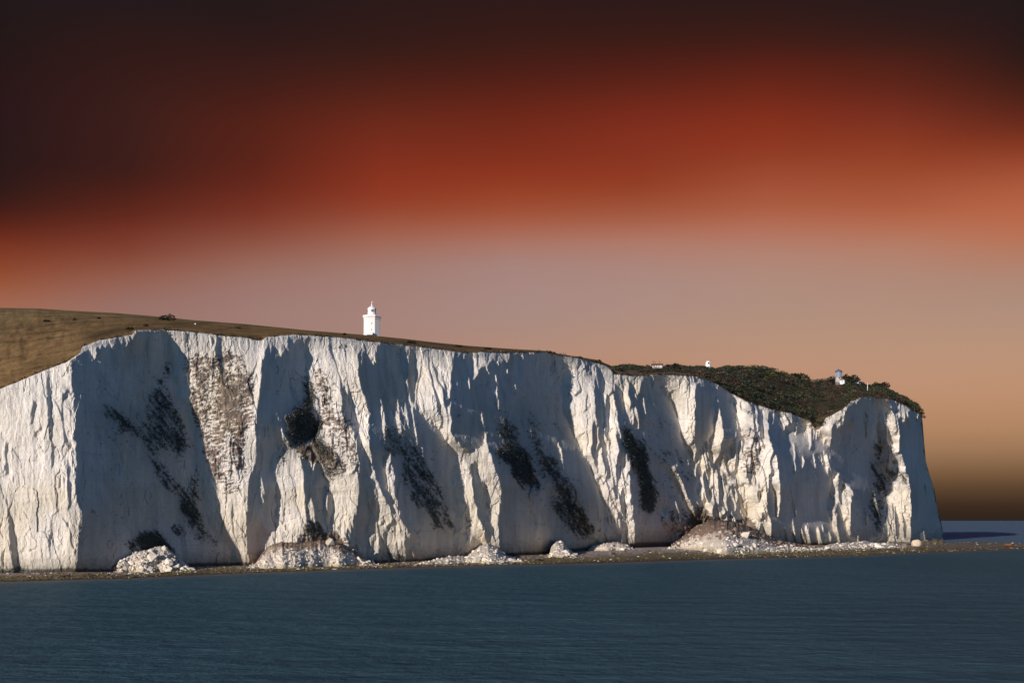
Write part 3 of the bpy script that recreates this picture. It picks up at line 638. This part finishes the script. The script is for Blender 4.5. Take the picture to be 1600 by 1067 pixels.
SK = [(958,571),(985,567),(1010,571.5),(1040,571),(1050,566.5),(1072,571),(1090,569.5),(1117,575),(1135,570),(1172,567),(1205,572),(1235,584),(1247,581),(1262,585),(1270,594),(1290,587.5),(1322,586),(1337,590),(1352,600),(1360,600),(1380,598),(1390,609),(1410,617),(1435,630),(1440,646)]
parts = []; sd_ = 0
q = np.random.RandomState(77)
for k in range(1700):
    px = q.uniform(957, 1441); tp = np.interp(px, gx2, topP); sk = cv(SK, px) ; sg = np.interp(px, gx2, Sg)
    jj = q.uniform(-1.0, 1.5)
    if px < 1092:
        py = q.uniform(sk + 2.5, sg + 2.5 + (6 if px > 1000 else 2))
    else:
        py = sk + (tp - sk) * q.uniform(0.04, 1.0 if px < 1310 else 0.97) ** 1.0
    g = ground(px, max(py, sg)); s = g[1] / F
    r = q.uniform(2.0, 4.8) * (1 if px > 1092 else .7); h = r * q.uniform(.6, 1.0)
    topy = HY - (g[2] + h - CAMZ) / g[1] * F
    if topy < sk + jj: h = max(0.4, (HY - sk - jj) * g[1] / F + CAMZ - g[2])
    if h > r * 1.6 + 2.5: continue
    if topy > tp - 1.0 and q.rand() < .5: h *= .5
    gi = fnoise(np.array([px / 16]), np.array([py / 8]), 501, 2)[0] * 5 + 2.5 + q.uniform(-.8, .8)
    parts.append(dome(g - np.array([0, 0, .3]), r, h, GREENS[int(np.clip(gi, 0, 5))] * q.uniform(.7, 1.35), k + 1, 60))
V, Q, Cc = join(parts)
tag(mesh_np('scrub', V, Q, M_leaf, cols=Cc), 'dense dark wind-shaped scrub covering the far clifftop', kind='stuff')

def tube(p0, p1, r0, r1, n=7):
    p0 = np.array(p0, float); p1 = np.array(p1, float); d = p1 - p0; d /= np.linalg.norm(d)
    a = np.cross(d, [0.3, 0.9, 0.2]); a /= np.linalg.norm(a); b = np.cross(d, a)
    t = np.arange(n) * 2 * np.pi / n
    ring = lambda p, r: p + r * (np.cos(t)[:, None] * a + np.sin(t)[:, None] * b)
    V = np.concatenate([ring(p0, r0), ring(p1, r1)]); i = np.arange(n); j = (i + 1) % n
    return V, np.stack([i, j, j + n, i + n], -1), np.full((2 * n, 3), .07)
def shrub(px, py, wpx, hpx, label, name='shrub', cat='shrub', group=None, seed=1, kinds=1):
    g = ground(px, py); s = g[1] / F; r = wpx * s / 2; h = hpx * s
    o = link(bpy.data.objects.new(name, None)); o.location = g
    tag(o, label, cat, group)
    ds = []
    for k in range(kinds):
        q = np.random.RandomState(seed * 10 + k); ox = (k - (kinds - 1) / 2) * r * 1.0
        ds.append(dome(np.array([ox, q.uniform(-.3, .3) * r, h * .08]), r * (.75 if kinds > 1 else 1), h * q.uniform(.75, .95), None, seed * 7 + k, 260, .6))
    V, Q, Cc = join(ds)
    mesh_np('crown', V, Q, M_leaf, o, cols=Cc)
    tr = join([tube((0, 0, -0.4), (0.05 * r, 0, h * .45), r * .10, r * .06), tube((0, 0, h * .1), (-.4 * r, .1 * r, h * .5), r * .06, r * .03), tube((0, 0, h * .1), (.4 * r, -.1 * r, h * .5), r * .06, r * .03)])
    mesh_np('trunk', tr[0], tr[1], M_bark, o)
    return o
shrub(262, 501, 20, 10, 'largest dark thorn bush on the skyline of the left grass slope', seed=3, kinds=2)
shrub(253, 500, 12, 5, 'low dark bush touching the left side of the largest thorn bush', seed=23)
shrub(116.5, 501, 6, 5.5, 'small round dark bush in the middle of the left grass slope', seed=4)
shrub(73, 501.5, 11, 3, 'flat dark bush nearest the left edge of the grass slope', seed=5)
shrub(155, 498.5, 6, 3, 'tiny dark bush right of the small round one on the slope', seed=6)
shrub(228, 510, 9, 4, 'brown bush just above the brink, below the largest thorn bush', seed=8)
shrub(203, 516, 10, 5, 'dark brown bush at the brink above the big shaded recess', seed=9, kinds=2)
shrub(372, 513.5, 9, 3, 'low brown bush on the slope between thorn bush and lighthouse', seed=10)
shrub(538, 523, 6, 3, 'tiny brown bush on the skyline left of the lighthouse', seed=12)
shrub(643, 537, 13, 5, 'dark low bush on the grass strip right of the lighthouse', seed=13, kinds=2)
shrub(716, 541.5, 12, 2.5, 'thin brown bush on the skyline half way to the cliff bend', seed=14)
shrub(762, 545.5, 14, 2.5, 'long low brown bush on the skyline near the cliff bend', seed=15)
shrub(856, 552, 12, 4, 'dark bush at the brink where the skyline starts to drop', seed=16, kinds=2)
shrub(906, 561, 10, 3.5, 'brown bush on the brink above the brightest chalk buttress', seed=17)
shrub(935, 566, 12, 4.5, 'dark bush on the brink just before the step in the cliff', seed=18)
shrub(1012, 576, 10, 7, 'dark bush beside the left end of the clifftop house', seed=19)
shrub(1051, 578, 20, 11, 'tall dark clump of bushes right of the clifftop house', seed=20, kinds=2)
shrub(1247, 590, 27, 9, 'rounded dark thicket on the skyline left of the grey domed tower', seed=21, kinds=2)
shrub(1328, 596, 25, 11, 'rounded dark thicket standing right of the grey domed tower', seed=24, kinds=2)
shrub(1299, 600, 13, 8, 'dark bush hiding the lower left side of the grey domed tower', seed=27)
shrub(1376, 606, 24, 9, 'dark flat-topped thicket right of the pale flagpole', seed=22, kinds=2)

# turf overhanging the brink
n = 5200; px = q.uniform(-130, 1438, n); y0 = np.interp(px, cx_, vY[0]); t0 = np.interp(px, cx_, top)
dens = fnoise(px / 11, px * 0, 521, 3) > -.15; px, y0, t0 = px[dens], y0[dens], t0[dens]; n = len(px)
cen = unproj(px, t0 + q.exponential(.55, n) - .5, y0 - .15)
cc = np.where((q.rand(n) < .4)[:, None], [.10, .068, .036], [.055, .042, .024])
lv = leaves(cen, y0 / 700 * q.uniform(.28, .62, n), cc, 12, 2)
tag(mesh_np('turf_fringe', *lv[:2], M_leaf, cols=lv[2]), 'ragged brown turf hanging over the cliff edge', kind='stuff')

# ------------------------------------------------------------------ buildings
import bmesh
class MB:
    def __init__(s): s.b = bmesh.new()
    def box(s, c, d, rz=0):
        r = bmesh.ops.create_cube(s.b, size=1); co, si = math.cos(rz), math.sin(rz)
        for v_ in r['verts']:
            x, y, z = v_.co.x * d[0], v_.co.y * d[1], v_.co.z * d[2]
            v_.co = Vector((x * co - y * si + c[0], x * si + y * co + c[1], z + c[2]))
        return s
    def lathe(s, prof, n=8, rot=0.0, c=(0, 0), cap=True, flat=True):
        rings = []
        for r, z in prof:
            rings.append([s.b.verts.new((c[0] + r * math.cos(rot + 2 * math.pi * i / n), c[1] + r * math.sin(rot + 2 * math.pi * i / n), z)) for i in range(n)])
        for a, b in zip(rings, rings[1:]):
            for i in range(n): s.b.faces.new((a[i], a[(i + 1) % n], b[(i + 1) % n], b[i]))
        if cap: s.b.faces.new(rings[0][::-1]); s.b.faces.new(rings[-1])
        return s
    def gable(s, c, d, h, rz=0, over=0.0):
        """pitched roof, ridge along x, base centre c, size d, height h"""
        x, y = d[0] / 2 + over, d[1] / 2 + over; co, si = math.cos(rz), math.sin(rz)
        P_ = [(-x, -y, 0), (x, -y, 0), (x, y, 0), (-x, y, 0), (-x, 0, h), (x, 0, h)]
        vs = [s.b.verts.new((p[0] * co - p[1] * si + c[0], p[0] * si + p[1] * co + c[1], p[2] + c[2])) for p in P_]
        for f in ((0, 1, 5, 4), (2, 3, 4, 5), (1, 2, 5), (3, 0, 4), (3, 2, 1, 0)): s.b.faces.new([vs[i] for i in f])
        return s
    def build(s, name, m, parent=None, bev=0.0):
        if bev: bmesh.ops.bevel(s.b, geom=list(s.b.edges), offset=bev, segments=1, affect='EDGES', clamp_overlap=True)
        bmesh.ops.recalc_face_normals(s.b, faces=list(s.b.faces))
        me = bpy.data.meshes.new(name); s.b.to_mesh(me); s.b.free(); me.materials.append(m)
        return link(bpy.data.objects.new(name, me), parent)
def empty(name, loc, rz=0):
    o = link(bpy.data.objects.new(name, None)); o.location = loc; o.rotation_euler = (0, 0, rz); return o
M_white = simple_mat('white_paint', (0.78, 0.76, 0.73), 0.6, 0.06, 0.8)
M_glass = simple_mat('dark_glass', (0.035, 0.04, 0.045), 0.12, 0.1, 1, 0.6)
M_lead = simple_mat('lead_dome', (0.10, 0.11, 0.14), 0.5)
M_blue = simple_mat('blue_glass', (0.20, 0.25, 0.34), 0.2, 0.1, 1, 0.5)
M_stone = simple_mat('pale_stone', (0.42, 0.40, 0.36), 0.85, 0.2, 2)
M_metal = simple_mat('grey_metal', (0.30, 0.30, 0.30), 0.4)
M_tile = simple_mat('roof_tile', (0.14, 0.075, 0.055), 0.85, 0.3, 2)
M_brick = simple_mat('brown_brick', (0.20, 0.13, 0.10), 0.9, 0.3, 3)

# the lighthouse
g = ground(581, 523); s = g[1] / F * 1.0
bz = CAMZ + (HY - 524.8) / F * g[1] - 0.0
lh = empty('lighthouse', (g[0], g[1], bz), R(4))
tag(lh, 'white octagonal lighthouse with a lantern on the clifftop skyline', 'lighthouse')
u = s
r8 = 12.6 * u / math.cos(R(22.5)) * 0.985
rot = R(22.5)
MB().lathe([(r8 * 1.05, -1.5), (r8 * 1.05, 1.2 * u), (r8, 1.6 * u), (r8 * 0.985, 28 * u)], 8, rot).build('tower', M_white, lh)
MB().lathe([(r8 * 0.97, 26.6 * u), (r8 * 1.10, 28.6 * u), (r8 * 1.12, 29.2 * u), (r8 * 1.12, 31.2 * u)], 8, rot).build('gallery', M_white, lh)
MB().lathe([(r8 * 1.04, 25.4 * u), (r8 * 1.04, 26.5 * u)], 8, rot).build('string_course', M_white, lh)
ln = MB().lathe([(6.6 * u, 31 * u), (6.6 * u, 36.4 * u), (6.2 * u, 36.6 * u)], 16).build('lantern', M_white, lh)
MB().lathe([(5.9 * u, 36.5 * u), (5.9 * u, 40.4 * u)], 16).build('glazing', M_glass, ln)
gb = MB()
for i in range(16):
    a0 = 2 * math.pi * i / 16
    if math.cos(a0 - R(180)) > 0.35: gb.box((5.95 * u * math.cos(a0), 5.95 * u * math.sin(a0), 38.5 * u), (.5 * u, 2.4 * u, 4 * u), a0)
    else: gb.box((6.0 * u * math.cos(a0), 6.0 * u * math.sin(a0), 38.5 * u), (.3 * u, .45 * u, 4 * u), a0)
gb.build('glazing_bars', M_white, ln)
dm = MB().lathe([(6.5 * u, 40.3 * u), (6.9 * u, 41.0 * u), (6.9 * u, 42.6 * u), (5.6 * u, 44.0 * u), (3.4 * u, 45.6 * u), (1.5 * u, 47.0 * u), (0.8 * u, 48.6 * u), (0.55 * u, 50.4 * u)], 16).build('dome', M_white, lh)
MB().lathe([(0.35 * u, 50.2 * u), (0.9 * u, 51.0 * u), (0.3 * u, 51.6 * u), (0.22 * u, 54 * u)], 8).box((0.6 * u, 0, 53.2 * u), (2.6 * u, .15 * u, .5 * u)).build('weather_vane', M_white, dm)
for px_, zz in ((-6.0, 20), (6.3, 20), (6.3, 9)):
    pass
for zz in (8, 18):
    wn = MB().box((0, -r8 * math.cos(R(22.5)) - 0.02, zz * u), (1.5 * u, .25, 2.6 * u)).build('window', M_white, lh, 0.02)
    MB().box((0, -r8 * math.cos(R(22.5)) - 0.17, zz * u), (1.0 * u, .08, 2.0 * u)).build('pane', M_blue, wn)
MB().box((-2.5 * u, -r8 * .93 - 1.2, 1.2 * u), (9 * u, 3, 4.4 * u)).build('porch', M_white, lh, 0.05)

def seat(px, py_base):
    g = ground(px, py_base); return np.array([(px - CX) / F * g[1], g[1], CAMZ + (HY - py_base) / F * g[1]]), g[1] / F
# grey domed tower in the far scrub
p, u = seat(1309.5, 600); p[1] -= 2; u *= .92
tw_ = empty('lookout_tower', p, R(10)); tag(tw_, 'small grey domed tower rising from the far clifftop scrub', 'tower')
MB().lathe([(5.6 * u, -4), (5.4 * u, 7 * u), (5.2 * u, 11.5 * u)], 12).build('tower_wall', M_stone, tw_)
MB().lathe([(6.6 * u, 11.4 * u), (6.6 * u, 12.2 * u)], 12).build('balcony', M_metal, tw_)
ln = MB().lathe([(5.8 * u, 12.1 * u), (5.8 * u, 19.4 * u)], 12).build('lantern', M_blue, tw_)
gb = MB()
for i in range(12):
    a0 = 2 * math.pi * i / 12; gb.box((5.85 * u * math.cos(a0), 5.85 * u * math.sin(a0), 15.7 * u), (.3 * u, .5 * u, 7 * u), a0)
gb.build('glazing_bars', M_metal, ln)
dm = MB().lathe([(6.2 * u, 19.3 * u), (6.3 * u, 20.0 * u), (5.6 * u, 21.8 * u), (3.8 * u, 23.2 * u), (1.2 * u, 24.0 * u), (.4 * u, 24.4 * u), (.3 * u, 27 * u)], 14).build('dome', M_lead, tw_)
for i in (9, 11):
    a0 = 2 * math.pi * i / 12 - R(15); MB().box((6.1 * u * math.cos(a0), 6.1 * u * math.sin(a0), 9.5 * u), (.2 * u, 1.4 * u, 2.2 * u), a0).build('window', M_glass, tw_)
p, u = seat(1313, 600.5); p[1] -= 9
ho = empty('gabled_house', p, R(62)); tag(ho, 'little white gabled building in front of the grey domed tower', 'house')
MB().box((0, 0, 1.0 * u), (9 * u, 7 * u, 7 * u)).build('wall', M_white, ho)
MB().gable((0, 0, 4.52 * u), (9 * u, 7 * u), 3.4 * u, 0, .4).build('roof', M_tile, ho)
MB().box((-4.55 * u, 0, 2.4 * u), (.15 * u, 1.6 * u, 2 * u)).build('window', M_glass, ho)
# clifftop house with chimneys
p, u = seat(1027, 578); 
ho = empty('clifftop_house', p, R(-8)); tag(ho, 'brown brick house with tall chimneys and white windows on the far clifftop', 'house')
wl = MB().box((0, 0, 2.5 * u), (16 * u, 9 * u, 9 * u)).build('wall', M_brick, ho)
rf = MB().gable((0, 0, 7.02 * u), (16 * u, 9 * u), 3.0 * u, 0, .5).build('roof', M_tile, ho)
for cx2 in (-6.4, -3.5, 3.8): MB().box((cx2 * u, 0, 10.0 * u), (1.5 * u, 1.8 * u, (8.0 if cx2 < -5 else 6) * u)).box((cx2 * u, 0, (14.2 if cx2 < -5 else 13.2) * u), (1.8 * u, 2.1 * u, .5 * u)).build('chimney', M_brick, rf)
for cx2 in (-6, -2.6, 1.0, 4.4, 6.6):
    wn = MB().box((cx2 * u, -4.58 * u, 4.6 * u), (2.1 * u, .2 * u, 3.6 * u)).build('window', M_white, ho)
    MB().box((cx2 * u, -4.72 * u, 4.4 * u), (.9 * u, .12 * u, 2.4 * u)).build('pane', M_glass, wn)
p, u = seat(1106.5, 577); u *= .9
ml = empty('round_tower', p, R(0)); tag(ml, 'white round-topped building with one dark window above the scrub', 'tower')
MB().lathe([(4.8 * u, -3), (4.7 * u, 9.5 * u), (4.3 * u, 12 * u), (3.2 * u, 13.8 * u), (1.7 * u, 14.8 * u), (.2 * u, 15.2 * u)], 16).build('tower_wall', M_white, ml)
MB().lathe([(1.5 * u, -4.9 * u), (1.5 * u, -4.0 * u)], 12).build('window', M_glass, ml)
wnd = ml.children[-1]; wnd.rotation_euler = (R(-90), 0, 0); wnd.location = (0, 0, 10.2 * u)
p, u = seat(1355.5, 611)
fp = empty('flagpole', p); tag(fp, 'thin pale flagpole standing in the scrub near the headland', 'flagpole')
MB().lathe([(.55 * u, -1), (.45 * u, 6 * u), (.35 * u, 12 * u)], 8).build('pole', M_white, fp)
MB().lathe([(.1 * u, 11.9 * u), (.6 * u, 12.3 * u), (.1 * u, 12.8 * u)], 8).build('finial', M_white, fp)
p, u = seat(1342, 600)
sh = empty('shed', p, R(20)); tag(sh, 'tiny white-walled hut half hidden behind scrub left of the flagpole', 'hut')
MB().box((0, 0, 2.5 * u), (4.5 * u, 3.5 * u, 6 * u)).build('wall', M_white, sh); MB().gable((0, 0, 5.52 * u), (4.5 * u, 3.5 * u), 1.5 * u, 0, .2).build('roof', M_metal, sh)
p, u = seat(305, 507)
mk = empty('marker_stone', p); tag(mk, 'tiny white marker on the grass right of the largest thorn bush', 'marker')
MB().box((0, 0, .8 * u), (1.6 * u, .9 * u, 2.2 * u)).build('stone', M_white, mk, .04)

# ------------------------------------------------------------------ fallen chalk and rocks
def ico():
    b = bmesh.new(); bmesh.ops.create_icosphere(b, subdivisions=1, radius=1); V = np.array([v_.co[:] for v_ in b.verts]); Q = np.array([[v_.index for v_ in f.verts] for f in b.faces]); b.free(); return V, Q
IV, IQ = ico()
def rocks(cen, size, cols, seed, flat=.75):
    r = np.random.RandomState(seed); n = len(cen); Vs = []
    ang = r.uniform(0, 6.28, n); ax = r.uniform(.6, 1.3, (n, 3)); ax[:, 2] *= flat
    jig = 1 + r.uniform(-.28, .28, (n, len(IV), 1))
    P = IV[None] * jig * ax[:, None, :] * size[:, None, None]
    t = r.uniform(-.6, .6, n); y = P[..., 1] * np.cos(t)[:, None] - P[..., 2] * np.sin(t)[:, None]; z = P[..., 1] * np.sin(t)[:, None] + P[..., 2] * np.cos(t)[:, None]
    x = P[..., 0] * np.cos(ang)[:, None] - y * np.sin(ang)[:, None]; y2 = P[..., 0] * np.sin(ang)[:, None] + y * np.cos(ang)[:, None]
    P = np.stack([x, y2, z], -1) + cen[:, None, :]
    Q = IQ[None] + (np.arange(n) * len(IV))[:, None, None]
    cc = np.repeat(cols * r.uniform(.8, 1.15, (n, 1)), len(IV), 0)
    return P.reshape(-1, 3), Q.reshape(-1, 3), cc
M_rub = tint_mat('fallen_chalk', 0.95, 0.9, 0.15, 2.0, 0.15)
def beachY(px, py, z=1.2):
    return (CAMZ - z) * F / (py - HY)
def heap(topl, botl, n, size, label, seed, brown=0.2):
    x0, x1 = topl[0][0], topl[-1][0]; px = np.arange(x0, x1 + .5, 1.0); nr = 28
    tp = cv(topl, px); bt = cv(botl, px) + 1.3 * fnoise(px / 7, px * 0, seed + 9, 3, .6)
    tp = tp + 1.6 * fnoise(px / 5, px * 0, seed, 3, .6)
    e = np.clip(np.minimum(px - x0, x1 - px) / 6, 0, 1); tp = np.minimum(bt - 0.6, bt + (tp - bt) * e)
    pb = beach_at(px, bt); yb = blur(pb[None, :, 1], 5, 0)[0]
    yt = np.maximum(blur(samp(Y, px, tp)[None, :], 9, 0)[0] - (4.0 if x1 - x0 > 210 else 0.9), yb + 0.5)
    V = []; cc = []
    for r in range(nr):
        f = r / (nr - 1); py = tp + (bt - tp) * f; y = yt + (yb - yt) * f ** (.25 if x1 - x0 > 210 else .4)
        nn = fnoise(px / 5, np.full_like(px, r / 2.5), seed + 3, 4, .6)
        y = y + nn * 1.6 * math.sin(math.pi * f)
        V.append(unproj(px, py, y))
        w_ = np.clip((brown - f) * 5 + 2.0 * nn, 0, 1)[:, None] * (brown > 0)
        low = np.clip((f - .82) * 6 + nn, 0, .8)[:, None]
        c_ = np.array([.74, .65, .55]) * (.9 + .2 * nn[:, None]); c_ = c_ * (1 - w_) + np.array([.24, .165, .12]) * w_; c_ = c_ * (1 - low) + np.array([.36, .31, .15]) * low
        cc.append(c_)
    q_ = V[-1].copy(); q_[:, 2] = -0.3; q_[:, 1] += .3; V.append(q_); cc.append(cc[-1] * .4); nr += 1
    V = np.stack(V); cc = np.stack(cc)
    Vf, Qf, Cf = V.reshape(-1, 3), grid_faces(nr, len(px))[:, ::-1], cc.reshape(-1, 3)
    q = np.random.RandomState(seed); i = (q.uniform(0, 1, n) ** .75 * (nr - 2)).astype(int); j = q.randint(0, len(px), n)
    cen = V[i, j] + q.normal(0, .25, (n, 3)); sz = size * np.exp(q.normal(-.45, .6, n))
    # strays that rolled out over the shingle
    m = n // 4; xs = q.uniform(x0 - 12, x1 + 12, m); ys = cv(botl, xs) + q.exponential(1.6, m) - .5; st = beach_at(xs, ys)
    cen = np.concatenate([cen, st]); sz = np.concatenate([sz, size * .6 * np.exp(q.normal(-.5, .5, m))])
    tri = np.concatenate([Qf[:, [0, 1, 2]], Qf[:, [0, 2, 3]]])
    rc_ = np.concatenate([cc[i, j] * (.45 + .4 * (cc[i, j][:, :1] < .4)) + np.array([.76, .69, .58]) * (.55 - .4 * (cc[i, j][:, :1] < .4)), np.tile([.55, .48, .38], (m, 1))]); bw_ = q.rand(len(rc_)) < .06 + brown * .25; rc_[bw_] = [.2, .15, .1]
    rk = rocks(cen, sz, rc_, seed)
    V, Q, Cc = join([(Vf, tri, Cf), rk])
    return tag(mesh_np('fallen_chalk', V, Q, M_rub, cols=Cc), label, kind='stuff')
heap([(176,893),(186,880),(200,868),(218,860),(235,857),(250,853),(262,856),(270,864),(282,874),(300,888)], [(176,893),(230,893.5),(300,890)], 480, .7, 'bright heap of chalk boulders below the largest shaded recess', 201, 0)
heap([(385,886),(400,878),(410,862),(425,850),(440,846),(470,848),(500,843),(530,848),(550,858),(565,869),(590,882)], [(385,888),(440,888),(500,885.5),(590,883)], 560, .42, 'broad pale fan of fallen chalk with brown streaks below the leafy hollow', 202, .35)
heap([(722,876),(735,864),(748,854),(762,848),(775,854),(792,867),(816,876)], [(722,878),(770,880),(816,877)], 320, .7, 'white heap of chalk boulders left of the tall shaded bay', 203, 0)
heap([(855,867),(862,852),(870,844),(880,845),(888,856),(900,867)], [(855,870),(878,871),(900,869)], 130, .7, 'small white chalk heap in the middle of the shaded bay', 204, 0)
heap([(1044,856),(1056,846),(1072,834),(1090,820),(1108,812),(1135,812),(1160,818),(1185,828),(1205,838),(1225,845),(1262,851),(1290,856)], [(1044,857),(1090,859),(1130,866),(1200,863),(1290,858.5)], 1500, .55, 'long brown and white scree slope running out onto the beach', 205, .55)
heap([(1285,855),(1300,848),(1325,847),(1350,845),(1370,848),(1395,848),(1416,855)], [(1285,858),(1350,857),(1416,856.5)], 300, .75, 'low line of chalk rubble below the end of the headland', 206, 0)
heap([(650,881),(675,874),(700,869),(722,868),(740,874)], [(650,882.5),(700,881),(740,879)], 150, .45, 'thin apron of chalk bits beside the second white boulder heap', 207, .1)
heap([(918,858),(930,850),(945,848),(960,846),(975,848),(992,856)], [(918,861),(955,860),(992,858)], 130, .5, 'low pale rubble at the foot of the brightest buttress', 208, .1)
# rocks and weed strewn along the shore
q = np.random.RandomState(9); n = 7000
px = q.uniform(-60, 1690, n); bwq = cv(W_, px); bbq = np.where(px < 1474, cv(B_, px), np.interp(px, [1474, 1690], [847, 851]))
f = q.uniform(0.0, 1, n) ** 1.5 * 0.98 + 0.01
yw_ = CAMZ * F / (bwq - HY); yc_ = np.interp(px, bx, rb); y = yw_ + (yc_ - yw_) * f; z = np.interp(px, bx, zb_) * f ** .45 + .08
cen = np.stack([(px - CX) / F * y, y, z], -1); keep = ~((px > 985) & (px < 1140) & (f > .3)); cen, f, px = cen[keep], f[keep], px[keep]; n = len(px)
pick = q.rand(n); cc = np.where((pick < .55)[:, None], [.05, .042, .025], np.where((pick < .8)[:, None], [.22, .165, .06], np.where((pick < .92)[:, None], [.12, .065, .04], [.5, .44, .36])))
sz = np.exp(q.normal(-1.0, .45, n)) * cen[:, 1] / 700
V, Q, Cc = rocks(cen, sz, cc, 10, .5)
tag(mesh_np('shore_rocks', V, Q, M_rub, cols=Cc), 'small weedy rocks strewn along the waterline', kind='stuff')
def boulder(px, py, wpx, hpx, label, colr, seed):
    y = beachY(px, py, 1.0); u = y / F
    b = bmesh.new(); bmesh.ops.create_icosphere(b, subdivisions=3, radius=1)
    V = np.array([v_.co[:] for v_ in b.verts]); Q = np.array([[v_.index for v_ in f.verts] for f in b.faces]); b.free()
    n_ = fnoise(V[:, 0] * 1.6 + seed, V[:, 1] * 1.6 + V[:, 2] * 2.1, seed, 4, .6)
    V = np.round(V * 2.2 + .3 * n_[:, None]) / 2.2 * .5 + V * .5; V = V * (1 + .25 * n_[:, None]) * np.array([wpx / 2, wpx / 2.4, hpx * .75]) * u
    loc = place(px, py, y); o = mesh_np('boulder', V, Q, M_rub, cols=np.tile(colr, (len(V), 1)) * (1 + .2 * n_[:, None])); o.location = loc + np.array([0, 0, hpx * .3 * u])
    return tag(o, label, 'boulder')
boulder(1432, 852, 15, 9, 'big cream boulder at the foot of the headland end', (.62, .50, .36), 31)
boulder(1413, 854, 9, 5, 'grey-brown boulder just left of the big cream one', (.22, .18, .14), 32)
boulder(1576, 851.5, 15, 3, 'rusty red flat rock on the reef near the right edge', (.22, .09, .05), 33)
boulder(24, 894, 15, 10, 'dark wet boulder in the cave mouth at the far left', (.03, .03, .028), 34)
